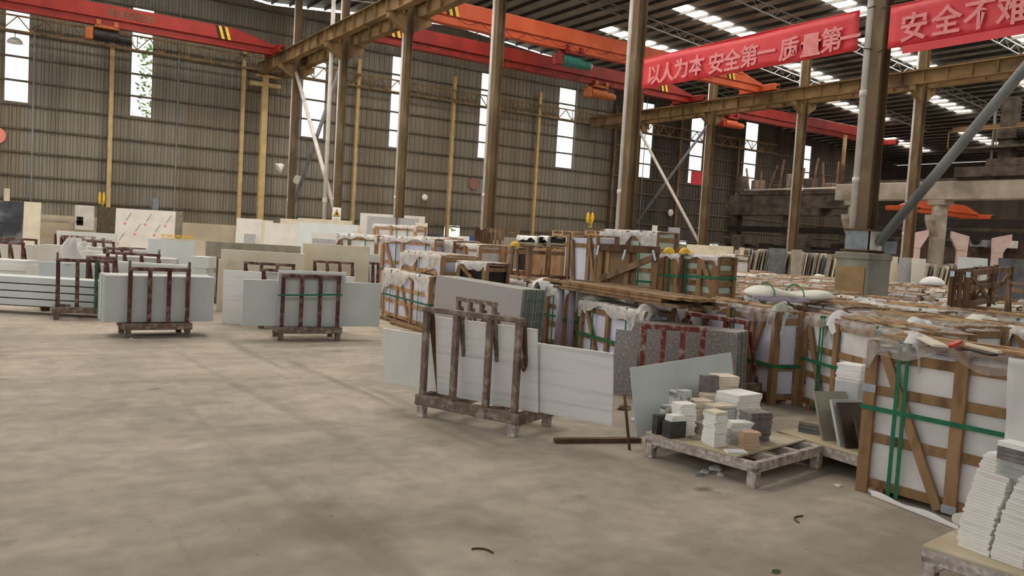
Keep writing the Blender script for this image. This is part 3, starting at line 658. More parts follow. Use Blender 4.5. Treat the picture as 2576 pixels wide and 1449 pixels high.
def slabs(base_label, a, b, h, m, n=1, zb=.2, t=.02, lean=.1, y0=0.0, gap=.003, rest=None, group=None, mrest=None, jitter=.0, name='stone_slab', edge=0, toplit_m=None):
    toplit_m = toplit_m or {'whiteblue':'white','vein':'white','pinkwhite':'white','taupe':'cream','white':'tilew','cream':'white'}.get(m)  # paler stone for top faces: overhead light painted into the colour
    """n slabs one behind the other, the front one at the line a-b; lean > 0: tops toward the front"""
    a, rz, w = frame_of(a, b); nrm = Vector((-math.sin(rz), math.cos(rz), 0)); out = []
    for k in range(n):
        jw = random.uniform(-jitter, jitter) if k else 0; jh = random.uniform(-jitter, jitter)*.5 if k else 0
        p = a + nrm*(y0 + math.tan(lean)*h*(1 if lean > 0 else 0) + k*(t+gap)) + Vector((math.cos(rz), math.sin(rz), 0))*jw
        if k < 2 or jitter: mb = MB().box(0,w,0,t,0,h+jh)
        o = obj(name, mb, M[m if k == 0 or not mrest else mrest], bevel=edge) if (k < 2 or jitter) else out[1].copy()
        if k >= 2 and not jitter: C.objects.link(o)
        elif toplit_m: top_mat(o, toplit_m)
        o.location = (p.x, p.y, zb); o.rotation_euler = (lean, 0, rz)
        if k == 0: tag(o, base_label, 'stone slab', group if n > 1 else None)
        else: tag(o, rest or ('stone slab packed behind the '+base_label), 'stone slab', group or base_label)
        out.append(o)
    return out
def px_line(x1, x2, y, zc, zc2=None): return at(x1, y, zc), at(x2, y, zc2 or zc)
def top_z(x, y, zc): return at(x, y, zc).z
def R(label, x1, x2, ytop, zc=None, **k):
    if zc is None:
        q = (x1+x2)/2; hz = (ray(q,0).z, ray(q,1449).z); hy = 1449*hz[0]/(hz[0]-hz[1]); zc = .69*FPX/(ytop-hy)
    a, b = px_line(x1, x2, ytop, zc); return rack(label, a, b, **k), zc
def S(label, x1, x2, ytop, zc, m, zb=.2, zc2=None, **k):
    a, b = px_line(x1, x2, ytop, zc, zc2); z = (a.z+b.z)/2
    return slabs(label, a, b, z-zb, m, zb=zb, **k)
def flat_pile(label, x1, x2, ytop, zc, m, layers, t, depth_=.5, zb=None, group=None, name='stone_slab', jit=.03, mats=None, dz=0):
    a, b = px_line(x1, x2, ytop, zc); a2, rz, w = frame_of(a, b); z = a.z
    for k in range(layers):
        o = obj(name, MB().box(random.uniform(-jit,jit), w+random.uniform(-jit,jit), random.uniform(0,jit), depth_, 0, t), M[(mats or [m])[k % len(mats or [m])]])
        put(o, (a2.x, a2.y, z-(k+1)*(t+dz)), (0,0,rz)); tag(o, label if k else label+', topmost', 'stone slab', group)
    return z-layers*(t+dz), a2, rz, w

# the two racks standing out on the open floor
fl1, fr1 = ground(318,851), ground(475,848)
rack('maroon rack with three bays of thick packed white slabs, foremost on the bare floor', fl1, fr1, .97, .6, lugs=True)
def inline(a, b, s0, s1):
    a = V2(a); d = (V2(b)-a).normalized(); return a+d*s0, a+d*s1
a, b = inline(fl1, fr1, -.27, 1.16)
slabs('outermost white slab seen through the foremost floor rack', a, b, .64, 'whiteblue', 15, .205, .03, .03, .09, rest='white slab stacked behind the outermost one in the foremost floor rack', group='slabs in the foremost floor rack', jitter=.012)
fl2, fr2 = ground(702,858), ground(852,858)
rk = rack('maroon rack with a green cord across it, holding two wide pale slabs', fl2, fr2, .965, .55)
obj('cord', MB().tube((-.05,-.035,.66),(.87,-.035,.69),.013,6), M['strap'], rk)
slabs('square pale slab right behind the corded rack', *inline(fl2, fr2, -.03, .93), .78, 'whiteblue', 1, .2, .02, .03, .085)
slabs('wide low pale slab sticking out both sides of the corded rack', *inline(fl2, fr2, -.5, 1.5), .66, 'whiteblue', 3, .2, .02, .03, .13, rest='wide pale slab tight behind the one sticking out of the corded rack', group='wide slabs in the corded rack')
slabs('pale square slab leaning on the back of the corded rack', *inline(fl2, fr2, 0, 1.0), .8, 'white', 2, .2, .02, .03, .3, rest='second pale square slab at the back of the corded rack', group='square slabs in the corded rack')
rack('maroon rack with a green band, partly hidden by the foremost floor rack', ground(137,805), ground(292,806), .95, .5, lugs=True, strap=.55)
for k in range(4):
    a, b = at(-60,735,12.95), at(262,737,12.95); z = .14+.118*k
    o = put(obj('stone_strip', MB().box(0,(b-a).length,0,.42,0,.1), M['whiteblue'], bevel=.004), (a.x, a.y, z), (0,0,frame_of(a,b)[1])); tag(o, '%s long pale stone strip of the low stack behind the banded rack' % ('lowest','second lowest','third','topmost')[k], 'stone strip', 'strips behind the banded rack')
    o = put(obj('spacer_board', MB().box(.02,(b-a).length-.02,.05,.38,-.018,0), M['wooddark']), (a.x, a.y, z), (0,0,frame_of(a,b)[1])); tag(o, 'dark spacer board under the %s stone strip behind the banded rack' % ('lowest','second lowest','third','topmost')[k], 'spacer board', 'spacers in the strip stack')
a = at(-20,770,13.05)
for k in range(3):
    o = put(obj('bearer_beam', MB().box(-.06,.06,0,.4,0,.12), M['wooddark']), (a.x+.75*k, a.y+.05, 0)); tag(o, 'dark timber bearer on the floor under the long stone strips', 'beam', 'bearers under the stone strips')
S('pale slab leaning behind the banded rack', 98, 262, 662, 14.0, 'whiteblue', 0, n=3, lean=.04, rest='pale slab behind the slab of the banded rack', group='slabs behind the banded rack')
# farther racks on the left, each with its slabs
T = 'rows of racks on the far floor'
for lab, x1, x2, y, zc, lug in (('maroon rack at the very edge of the floor field, lower of two rails there', -45, 60, 607, None, 0), ('maroon rack just behind the edge rack, its rail reaching beyond the black slab', -20, 93, 598, None, 0),
    ('far maroon rack before the white slab by the logo sheet, upper rail', 152, 240, 592, 25, 0), ('small maroon rack beside the crumpled plastic', 150, 183, 600, 23.5, 0), ('maroon rack with stone chips on it, beside the crumpled plastic', 206, 288, 601, 21.5, 0),
    ('maroon rack with a double rail before the logo sheet', 258, 332, 621, 17.6, 0), ('maroon rack under the lower edge of the logo sheet', 298, 366, 617, 18.2, 0),
    ('maroon rack with two upright lugs before the light blue slab', 266, 402, 633, 15.6, 1), ('grey rail rack tucked behind the banded rack', 216, 292, 647, 13.5, 0),
    ('far maroon rack frame beside the logo sheet, tall post', 136, 165, 582, 27, 0), ('maroon rack before the tall cream slab, tall post at its end', 545, 705, 650, 16.33, 0),
    ('maroon rack with four posts before the wide cream slabs', 613, 742, 661, 14.8, 0), ('maroon rack with three bays before the white topped cream slab', 788, 890, 655, 17.2, 0),
    ('maroon rack whose top rail shows over the corded rack slabs', 658, 800, 678, 12.85, 0), ('dark maroon rack beside the wrapped crates', 922, 968, 655, 17.9, 0)):
    R(lab, x1, x2, y, zc, lugs=bool(lug), group=T)
S('long pale slab across the edge racks', -60, 160, 614, 18.6, 'pinkwhite', n=5, rest='long pale slab behind the edge racks', group='slabs of the edge racks', jitter=.05)
S('pale slab with a bright top beside the edge racks', 105, 262, 619, 17.6, 'pinkwhite', n=5, rest='pale slab behind the bright topped one', group='slabs past the edge racks', jitter=.05)
S('pale slab beneath the crumpled plastic', 176, 258, 632, 16.4, 'white', n=3, rest='pale slab stacked by the crumpled plastic', group='slabs by the crumpled plastic', jitter=.04)
S('white slab before the logo sheet', 142, 292, 584, 26, 'white', n=4, rest='white slab tight behind the one before the logo sheet', group='slabs before the logo sheet')
S('pale slab of the double rail rack', 256, 420, 630, 17.9, 'white', n=6, rest='pale slab packed in the double rail rack', group='slabs of the double rail rack', jitter=.06)
S('bright slab of the lugged rack', 240, 442, 646, 15.9, 'white', n=5, rest='bright slab packed in the lugged rack', group='slabs of the lugged rack', jitter=.05)
S('pale low slab behind the foremost floor rack', 262, 470, 664, 14.2, 'white', n=5, rest='pale low slab packed behind the foremost floor rack', group='low slabs behind the foremost rack', jitter=.05)
S('tall light blue slab past the lugged rack', 370, 486, 604, 17.6, 'whiteblue', 0, n=2, lean=-.05, rest='second light blue slab behind the tall one', group='light blue slabs')
S('beige slab edge peeking past the light blue slab', 470, 512, 606, 19.5, 'beige', 0, lean=-.05)
S('beige slab with a dark gap beside the light blue slab', 400, 506, 601, 21, 'beige', 0, lean=-.05)
flat_pile('white slab laid flat in the pile by the tall cream slab', 482, 520, 645, 14.6, 'white', 10, .1, .4, group='flat white pile', jit=.04)
flat_pile('white slab laid flat in the pile at the field edge', -90, 58, 648, 15.1, 'white', 8, .095, .5, group='flat pile at the field edge', jit=.05)
S('tall cream slab, widest of the cream group', 518, 757, 613, 16.9, 'taupe', 0, n=3, lean=.03, mrest='cream', rest='cream slab packed behind the tall cream one', group='tall cream slabs', zc2=17.2)
S('cream slab step in front of the tall cream slab', 556, 765, 633, 15.4, 'cream', .16, n=4, lean=.03, rest='cream slab behind the stepped one', group='stepped cream slabs')
S('narrow yellowish slab at the side of the stepped cream slabs', 548, 572, 650, 15.2, 'cream', 0, lean=-.04)
S('cream slab with a white top, beside the wrapped crates', 762, 928, 616, 17.5, 'cream', .16, n=6, lean=.03, mrest='white', rest='pale slab packed behind the white topped cream one', group='white topped slabs')
S('white slab with faint veins at the side of the corded rack', 562, 694, 683, 13.2, 'vein', 0, n=3, lean=.03, rest='white slab behind the faintly veined one', group='faintly veined slabs')
S('long white slab behind the corded rack', 660, 892, 690, 13.0, 'white', .2, n=3, lean=.03, rest='long white slab packed behind the corded rack', group='long slabs behind the corded rack')
S('white slab in the dark maroon rack by the wrapped crates', 920, 978, 640, 18.4, 'white', .2, n=3, rest='white slab packed in the dark maroon rack', group='slabs of the dark maroon rack')
# big slabs along the back wall
for lab, x1, x2, y, zc, m, ln in (('black and grey clouded slab standing by the back wall', -40, 58, 505, 38, 'darkslab', -.06), ('tall cream slab beside the black slab', 58, 101, 508, 37.5, 'cream', -.04),
    ('dark brown slab beside the logo sheet', 243, 300, 521, 39.5, 'brownslab', -.05), ('grey slab edge on the far side of the logo sheet', 430, 458, 531, 38.5, 'olive', -.06),
    ('white slab with a grey patch by the thick tan column', 592, 656, 549, 33, 'pinkwhite', -.1), ('beige slab behind the white slab with the grey patch', 640, 684, 553, 35, 'beige', -.1),
    ('beige slab next along the back row', 702, 762, 550, 36, 'beige', -.1), ('film wrapped greyish slab in the back row', 664, 748, 561, 31.5, 'pinkwhite', -.1),
    ('light grey slab with a smoky streak', 748, 898, 562, 30.5, 'whiteblue', -.12), ('cream slab under the warning sign', 746, 884, 551, 34, 'beige', -.1), ('beige slab end past the warning sign', 880, 905, 565, 33.5, 'beige', -.1),
    ('white slab with a grey lower half, short one', 781, 848, 587, 27.5, 'pinkwhite', -.08), ('pale grey slab with a bright upper strip, last of the back row', 922, 1052, 546, 33, 'greystone', -.1),
    ('beige slab leaning behind the pale grey one', 904, 1068, 539, 35, 'pinkwhite', -.1), ('small cream slab at the end of the back row', 1044, 1075, 560, 32, 'cream', -.08), ('low black slab lying by the bright wall opening', 1062, 1112, 588, 34, 'darkslab', -.1)):
    S(lab, x1, x2, y, zc, m, 0, t=.03, lean=ln)
a, b = at(290,523,37), at(440,529,37); o = slabs('big white sheet printed with faint slanting logos, by the back wall', a, b, a.z, 'pinkwhite', 1, 0, .03, -.04)[0]
lw = (b-a).length
for i, (u, v) in enumerate(((.33,.42),(.66,.42),(.99,.42),(.16,.05),(.5,.05),(.84,.05),(.06,.8))):
    z = .55*0+a.z*(1-v*.62)-.62
    if u < .97: obj('logo_dot', MB().tube((u*lw,-.004,z),(u*lw,-.012,z),.06,10), M['redmark'], o)
    if u < .97: obj('logo_text', MB().beam((u*lw+.04,-.006,z+.14),(u*lw+.26,-.006,z+.5),.012,.06,(0,1,0)), M['greymark'], o)
o = S('grey patch panel on the white slab by the thick tan column', 612, 640, 588, 32.6, 'greystone', 0, t=.02, lean=-.1)
S('grey panel standing on the short white slab', 784, 846, 601, 27.0, 'greystone', 0, t=.02, lean=-.08)
for px, py, w, h, lab, m in ((212,548,.9,1.3,'pale grey machine cabinet on the low wall','pipe'),(200,556,.35,.5,'dark motor beside the pale machine cabinet','darkiron'),(150,556,2.2,.16,'pale trough running along the low wall','concretelight'),(17,500,.25,1.0,'tan post above the black slab','beige'),(390,521,.3,1.0,'small grey fitting standing behind the logo sheet','steelgrey')):
    q = on_y(px, py, 48.6 if px > 100 else 47)
    o = put(obj('wall_fitting', MB().box(-w/2,w/2,-.2,.2,-h/2,h/2), M[m], bevel=.02), (q.x, q.y, q.z)); tag(o, lab, 'machine')
q = at(445,604,25.6); t = thing('lattice_stand', 'yellow lattice beam lying across the beige slabs', 'lattice beam', (q.x-.45,q.y,.0))
y = MB().box(.02,.06,0,.03,0,1.0).box(.88,.92,0,.03,0,1.0).box(0,.95,0,.03,1.0,1.03).box(0,.95,0,.03,1.12,1.15)
for k in range(8): y.beam((k*.12,.015,1.02 if k % 2 else 1.13),(k*.12+.12,.015,1.13 if k % 2 else 1.02),.025,.025)
obj('frame', y, M['yellow'], t)
o = S('beige block row under the yellow lattice beam', 404, 508, 609, 25.5, 'beige', 0, t=.4, lean=-.01)
# crumpled plastic hung over the racks
def crumple(label, px, ytop, ybot, zc, w, m, cat='plastic sheet', seed=1, name='crumpled_plastic'):
    a = at(px, ytop, zc); zb = at(px, ybot, zc).z; random.seed(seed); H = a.z-zb; ph = [random.uniform(0,6) for _ in range(6)]
    def fn(u, v):
        r = w*(.35+.65*(1-v)**.7)*(1+.25*math.sin(9*u*2*PI/3+ph[0]+v*4)); th = u*2*PI
        return (r*.5*math.cos(th)+.06*w*math.sin(7*v+ph[1]), r*.4*math.sin(th), H*v*(1+.05*math.sin(5*th+ph[2])))
    o = obj(name, MB().grid(fn, 30, 10), M[m], smooth=True); o.location = (a.x, a.y, zb); return tag(o, label, cat)
crumple('bluish white crumpled plastic draped over the far racks', 180, 597, 664, 14.1, .34, 'cloth', seed=4)
crumple('smaller crumple of clear plastic beside the bluish one', 207, 606, 634, 16.5, .26, 'filmwhite', seed=9)
# stone chips on the far rack
for k in range(9):
    q = at(212+8.5*k, 601, 21.5); o = put(obj('stone_chip', MB().dome((0,0,0),.05,.05,.05,6,2,True), M['chip' if k % 3 else 'rackgrey']), (q.x-.02,q.y+.03,1.0)); tag(o, 'round stone piece in the row along the far rack rail', 'stone piece', 'stone pieces on the far rack')
# ------------------------------------------------------------------ crates
def crate(label, a, b, h, d, zb=0, posts=(0,.5,1), rails=(.05,.36,.66,.95), braces=((.06,.95,.45,.08),), straps=(.3,.72), hs=.55, filmdrop=.16, wood='wood', lining='foam', filmm='film', near=False, group='packed slab crates', double=False, lid=3, lin_h=1.0, back=True, pw=.075):
    a, rz, w = frame_of(a, b); a = a.copy(); a.z = zb
    t = thing('slab_crate', label, 'crate', a, rz, group); bv = .003 if near else 0
    for x in (.1*w, .9*w-.08): obj('skid', MB().box(x,x+.08,0,d,0,.06), M[wood], t)
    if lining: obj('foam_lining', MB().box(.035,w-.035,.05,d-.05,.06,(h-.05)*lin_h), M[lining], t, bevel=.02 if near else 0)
    for k, f in enumerate(posts):
        x = f*(w-pw); obj('corner_post' if f in (0,1) else 'upright', MB().box(x,x+pw,0,.028,0 if f in (0,1) else .03,h), M[wood], t, bevel=bv)
    for x in ((0, w-pw) if back else (w-pw,)): obj('corner_post', MB().box(x,x+pw,d-.028,d,0,h), M[wood], t)
    for f in rails:
        z = f*(h-.07)
        obj('rail', MB().box(.01,w-.01,.028,.05,z,z+.065), M[wood], t, bevel=bv)
        obj('side_rail', MB().box(w-.03,w-.006,.03,d-.03,z,z+.065), M[wood], t)
    for y in (0, d-.07): obj('side_post', MB().box(w-.012,w+.012,y,y+.07,0,h), M[wood], t)
    for x0, z0, x1, z1 in braces:
        obj('brace', MB().beam((x0*w,.012,z0*h),(x1*w,.012,z1*h),.065,.026,(0,1,0)), M[wood], t, bevel=bv)
    for k in range(lid):
        y = d*(k+.15)/lid; obj('lid_board', MB().box(.0,w,y,y+min(.1,d/lid*.7),h-.022,h), M[wood], t)
    if straps:
        for f in straps:
            for dx in ((-.028,.028) if double else (0,)):
                x = f*w+dx; q = .014
                obj('strap', MB().box(x-q,x+q,-.006,-.002,.02,h+.004).box(x-q,x+q,-.006,d+.004,h+.001,h+.006), M['strap'], t)
    if hs:
        z = hs*h; obj('strap', MB().box(-.004,w+.016,-.009,-.005,z-.016,z+.016).box(w+.012,w+.017,-.009,d,z-.016,z+.016), M['strap'], t)
    if filmdrop:
        seed = random.random()*9
        def fn(u, v):
            dr = filmdrop*(.75+.3*math.sin(u*7+seed)+.22*math.sin(u*17+seed*2)+(.7 if u < .06 or u > .94 else 0))
            s = v*(2*dr+d); x = -.012+u*(w+.03)
            wob = .006*math.sin(u*40+seed+v*9)
            if s < dr: return (x, -.016-abs(wob), h-dr+s)
            if s < dr+d: return (x, s-dr, h+.012+wob)
            return (x, d+.014, h+.01-(s-dr-d))
        obj('plastic_film', MB().grid(fn, 26, 14), M[filmm], t, smooth=True)
    CR.append((a, rz, w, d, zb+h)); return t
CR = []
def on_crates(px, py):
    best = None
    for a, rz, w, d, z in CR:
        q = ground(px, py, z+.02); r = Vector((q.x-a.x, q.y-a.y)); x = r.x*math.cos(rz)+r.y*math.sin(rz); y = -r.x*math.sin(rz)+r.y*math.cos(rz)
        e = max(0,-x,x-w)+max(0,-y,y-d); x = min(max(x,.1),w-.1); y = min(max(y,.1),d-.1); c = (e*3+depth(q)*.001, Vector((a.x+x*math.cos(rz)-y*math.sin(rz), a.y+x*math.sin(rz)+y*math.cos(rz), z+.015)))
        if depth(q) > 1 and (best is None or c[0] < best[0]): best = c
    return best[1]
def CP(label, x1, x2, ytop, zc, zc2, d, zb=0, **k):
    ym = ytop+20; a, b = at(x1, ym, zc), at(x2, ym, zc2); z = at((x1+x2)/2, ytop, (zc+zc2)/2).z
    return crate(label, a, b, z-zb, d, zb, **k)
def along(p, ang, L): return Vector((p[0]+math.cos(ang)*L, p[1]+math.sin(ang)*L, 0))
BAT = []
def battens(t, n, group, label, mat_='batten', L=None):
    w = max((c.bound_box[6][0] for c in t.children), default=1); d = max((c.bound_box[6][1] for c in t.children if c.name.startswith('lid')), default=.6); h = max(c.bound_box[6][2] for c in t.children if c.name.startswith('lid'))
    rz = t.rotation_euler.z
    for k in range(n):
        l = L or random.uniform(.45, min(1.25, w)); bw = random.uniform(.03,.06); x = random.uniform(0, max(.05, w-l)); y = d*(k+.5)/n
        o = obj('loose_batten', MB().box(0,l,-bw/2,bw/2,0,.018), M[random.choice([mat_, mat_, 'wood', 'woodnew'])])
        o.location = t.location + Vector((math.cos(rz)*x-math.sin(rz)*y, math.sin(rz)*x+math.cos(rz)*y, h+.02))
        o.rotation_euler = (0, 0, rz+random.uniform(-.09,.09)); tag(o, label, 'wood batten', group)
# front crate by the tile pallets
A = Vector((5.28,3.41,0)); ang = math.atan2(-.995,.09)
k1 = crate('tall wrapped crate with doubled green straps, closest to the tile stacks', A, along(A, ang, 1.22), 1.09, .55, 0, posts=(0,.53,1), rails=(.04,.36,.69,.93), braces=((.1,.93,.47,.02),(.98,.5,.62,.0)), straps=(.22,), hs=.56, filmdrop=.13, wood='wood', near=True, double=True, pw=.085)
for f, z in ((0,.72),(.53,.02)): obj('clip', MB().box(f*(1.22-.085)-.004,f*(1.22-.085)+.09,-.004,0,z,z+.055), M['clip'], k1)
B = along(A, ang, 1.36)
k1b = crate('wrapped crate just past the hanging foam strip, mostly out of sight', B, along(B, ang, 1.2), 1.06, .55, 0, posts=(0,.5,1), straps=(.5,), hs=.7, near=True)
random.seed(21); battens(k1, 5, 'battens on the tall wrapped crate', 'loose wooden batten on top of the tall wrapped crate'); battens(k1b, 4, 'battens past the foam strip', 'loose wooden batten past the hanging foam strip')
def on_top(name, label, cat, px, py, L, W, T, rz, m, z=1.115, roll=0, group=None):
    q = ground(px, py, z); o = put(obj(name, MB().box(-L/2,L/2,-W/2,W/2,0,T), M[m], bevel=.002), (q.x,q.y,z), (0,roll,rz)); return tag(o, label, cat, group)
def strip2(name, label, p, q, W, T, m, z=1.125, z2=None):
    a = ground(*p, z); b = ground(*q, z2 or z); a.z += T/2; b.z += T/2
    return tag(obj(name, MB().beam(a, b, W, T), M[m], bevel=.002), label, 'strip')
strip2('cream_board', 'cream offcut board lying slantwise on the tall wrapped crate', (2290,838), (2366,874), .09, .016, 'cream', 1.135)
strip2('red_strip', 'red plastic strip on the tall wrapped crate', (2386,875), (2414,863), .035, .02, 'redplastic')
strip2('black_strip', 'black strip with a white edge on the tall wrapped crate', (2428,878), (2500,896), .05, .012, 'black')
strip2('white_strip', 'white strip lying beside the black one on the tall wrapped crate', (2432,870), (2516,890), .03, .02, 'cream')
def drape(label, px, py, z, w, d, drop, m, rz=0, seed=1, cat='cloth', name='wrapping_cloth'):
    q = on_crates(px, py); z = q.z; random.seed(seed); ph = random.uniform(0,6)
    def fn(u, v):
        x = (u-.5)*w; y = (v-.5)*d; r = math.hypot((u-.5)*2, (v-.5)*2); e = max(0, r-.45)
        return (x*(1-.25*e), y*(1-.25*e), .05*math.sin(u*9+ph)*math.sin(v*7+ph)*.5 + .05 - drop*e*e*2.2*(1+.4*math.sin(math.atan2(v-.5,u-.5)*5+ph)))
    o = put(obj(name, MB().grid(fn, 18, 18), M[m], smooth=True), (q.x,q.y,z), (0,0,rz)); return tag(o, label, cat)
drape('white cloth tuft over the corner of the tall wrapped crate', 2170, 868, 1.1, .2, .2, .12, 'cloth', seed=2)
# the foam strip hanging down the front of the tall crate
def fs(u, v): return (0.93+.19*u+.02*v, -.035-.012*math.sin(v*7+u*3), 1.1-.62*v)
o = put(obj('foam_sheet', MB().grid(fs, 6, 16), M['foam'], smooth=True, solid=.008), (A.x,A.y,0), (0,0,ang)); tag(o, 'white foam strip hanging down the front of the tall wrapped crate', 'foam strip')
# second line of crates
P2 = ground(2005,1020); k2 = crate('wrapped crate with a cross of green straps, behind the sample panels', P2, along(P2, math.atan2(-.9,-.40), 1.75), 1.03, .7, 0, posts=(0,.36,.72,1), braces=((.04,.95,.26,.1),), straps=(.22,.78), hs=.52, wood='wood', near=True, double=True)
P3 = Vector((7.88,7.85,0)); k3 = crate('long film topped crate with four uprights, behind the speckled slabs', P3, ground(1935,1020), 1.03, .36, 0, posts=(0,.26,.55,.8,1), rails=(.06,.4,.93), braces=((.9,.95,.78,.4),), straps=(.12,.62), hs=.42, lining='foamb', near=True, filmdrop=.17)
random.seed(5)
battens(k2, 5, 'battens on the crate behind the sample panels', 'loose wooden batten on the crate behind the sample panels'); battens(k3, 4, 'battens on the long film topped crate', 'loose wooden batten on the long film topped crate')
drape('white cloth hanging over the corner of the crate behind the sample panels', 2022, 792, 1.05, .3, .3, .22, 'cloth', seed=6)
drape('pale green film bunched on the end of the long film topped crate', 1968, 778, 1.05, .34, .3, .16, 'filmgreen', seed=8, cat='plastic sheet', name='plastic_sheet')
# crate with the W bracing between the granite groups
PM = Vector((6.62,8.42,0)); km = crate('wrapped crate with slanting boards between the green edged granite and the speckled granite', PM, along(PM, math.atan2(-.975,-.22), 1.68), .92, .4, 0, posts=(0,.46,1), rails=(.06,.5,.9), braces=((.08,.96,.36,.1),(.95,.96,.62,.1)), straps=(.24,.76), hs=.52, near=True, lining='foamb', filmm='filmwhite')
drape('white plastic drooping over the slant board crate', 1600, 785, 1.04, .36, .3, .16, 'filmwhite', seed=3, cat='plastic sheet', name='plastic_sheet')
# the sea of wrapped crates around the pier
random.seed(11); ROWS = [(9.15,9.2,3.6),(10.45,10.2,4.0),(11.75,11.6,4.6),(13.0,12.6,5.0)]
ORD = ['first','second','third','fourth','fifth','sixth','seventh','eighth']
def row(X, y1, y0, tag_, tilt, hh, wset, d=.8, nb=3, fresh=False):
    y = y1; k = 0
    while y > y0:
        w = wset[k % len(wset)]; a = Vector((X+tilt*(y1-y)*-.12, y, 0)); b = along(a, -PI/2-.12*tilt, w)
        ctr = (a+b)/2
        if abs(ctr.x+.3-XA) < 1.2 and abs(ctr.y-9.5) < 1.5: y -= .6; continue
        if y < y0+.3: break
        t = crate('wrapped crate, %s from the wall end in the %s' % (ORD[min(k,7)], tag_), a, b, hh+random.uniform(-.04,.05), d, 0, posts=(0,.5,1), braces=((.06,.95,.4,.1),(.94,.95,.6,.1)) if k % 2 else ((.08,.95,.46,.1),), straps=(.28,.75), hs=.55,
                  wood=random.choice(['wood','wood','woodnew','woodgrey']), lining=random.choice(['foam','foamb','foam','foamgreen']), filmm=random.choice(['film','filmwhite','film']), filmdrop=random.choice([.16,.22,.3]), group='crates of the '+tag_, back=False)
        battens(t, nb, 'battens on the '+tag_, 'loose batten on the crates of the '+tag_)
        y -= w+.12; k += 1
row(9.15, 8.9, 4.2, 'row behind the long crate', 1, 1.02, (1.5,1.25,1.4))
row(10.45, 10.4, 4.2, 'second row before the pier', 1, 1.0, (1.3,1.5,1.2))
row(11.75, 11.9, 4.8, 'third row before the pier', 1, 1.0, (1.4,1.2,1.5))
row(13.0, 13.0, 5.0, 'row touching the pier', 1, 1.0, (1.3,1.35))
row(15.6, 15.6, 6.0, 'first row past the pier', .6, 1.02, (1.5,1.3,1.6), nb=3)
row(17.2, 17.4, 6.8, 'second row past the pier', .6, 1.0, (1.5,1.4), nb=3)
row(18.9, 19.0, 7.5, 'third row past the pier', .5, 1.02, (1.5,1.7), nb=3)
row(20.6, 20.6, 8.2, 'fourth row past the pier', .5, 1.0, (1.6,1.5), nb=2)
row(22.4, 22.0, 9.0, 'last row before the upright slabs', .5, 1.0, (1.7,1.5), nb=2)
# folded white sheet bundle on the crates and other things on top
def bundle():
    q = ground(1985, 764, 1.04); t = thing('sheet_bundle', 'long folded bundle of white packing sheet lying on the crate tops before the pier', 'packing sheet', (q.x, q.y, 1.05), -.5); t.scale = (.62, .75, 1)
    def fn(u, v):
        x = -.95+1.9*u; th = v*2*PI; e = max(0, 1-abs(2*u-1)**(5 if u < .5 else 2.2))**.5; r = .36*e; f = 1+.07*math.sin(u*13)*math.sin(th*2)
        return (x, r*math.cos(th)*f, .1+.075*math.sin(th)*f*e+.035*math.sin(u*9)*max(0,math.sin(th))*e)
    obj('folded_sheet', MB().grid(fn, 40, 18), M['clothcream'], t, smooth=True)
    def fl(u, v): return (-.93+1.15*u, -.37+.02*math.sin(u*9), .03+.05*v+.008*math.sin(u*15))
    obj('folded_edge', MB().grid(fl, 24, 4), M['foamtube'], t, solid=.03, smooth=True)
    for x in (-.5, .1): obj('tie', MB().path([(x,.37*math.cos(a),.1+.135*math.sin(a)) for a in [PI*k/8 for k in range(-4,9)]], .012, 6), M['strap'], t)
bundle()
for px, py, z, s, lab in ((2330,705,1.1,.55,'pinkish white cloth bunched on the crates past the pier'),(2205,772,1.06,.3,'white plastic tuft on the crates before the pier'),(2360,818,1.06,.36,'pale bag with a cream board standing on the crates'),(2540,805,1.06,.55,'pale green film heap on the crates at the edge'),(2010,690,1.05,.35,'small white cloth on the crates before the upright slabs'),(1860,745,1.06,.3,'white plastic lump on the film topped crates'),(2400,775,1.06,.28,'white plastic curl among the battens before the open crate'),(2480,742,1.06,.4,'white sheet beside the open brown crate')):
    drape(lab, px, py, z, s, s*.8, .12, random.choice(['cloth','filmwhite','clothcream']), seed=px)
q = on_crates(2252,690); o = put(obj('grey_bag', MB().dome((0,0,0),.3,.22,.3,12,5), M['slate'], smooth=True), (q.x,q.y,q.z)); tag(o, 'slate grey sack on the crates right past the pier', 'sack')
q = on_crates(2325,716); o = put(obj('white_sack', MB().dome((0,0,0),.42,.3,.24,12,5), M['cloth'], smooth=True), (q.x,q.y,q.z)); tag(o, 'white sack slumped on the crates before the pale upright slabs', 'sack')
# open weathered crate standing on the others at the edge
def open_crate():
    O = at(2388,769,11.8); E1 = at(2432,771,11.72); E2 = at(2537,762,13.3); O.z = E1.z = E2.z = 0
    z0 = 1.04; H1 = .52; t = thing('open_crate', 'empty weathered brown open crate standing on the wrapped crates', 'crate', (O.x,O.y,z0))
    ex = E1-O; ey = E2-E1; up = Vector((0,0,1)); nx = ex.normalized(); P = lambda i, j, z: ex*i+ey*j+up*z
    for i in (.16,.5,.84): obj('end_board', MB().beam(P(i,0,0),P(i,0,H1),ex.length*.29,.025,ey), M['wooddark'], t)
    for i in (0,1):
        for j in (0,.5,1): obj('corner_post', MB().beam(P(i,j,0),P(i,j,H1+.03+.1*j),.05,.05,ey), M['wooddark'], t)
        for z in (.05,.28,.5): obj('side_rail', MB().beam(P(i,0,z),P(i,1,z+.1),.03,.08), M['woodgrey'], t)
        obj('brace', MB().beam(P(i,.02,H1-.04),P(i,.5,.1),.03,.07), M['woodgrey'], t); obj('brace', MB().beam(P(i,.5,.1),P(i,1,H1+.05),.03,.07), M['woodgrey'], t)
    for i in (.04,.96): obj('clip', MB().beam(P(i,-.012,H1-.08),P(i,-.012,H1),.06,.012,ey), M['clipblue'], t)
open_crate()
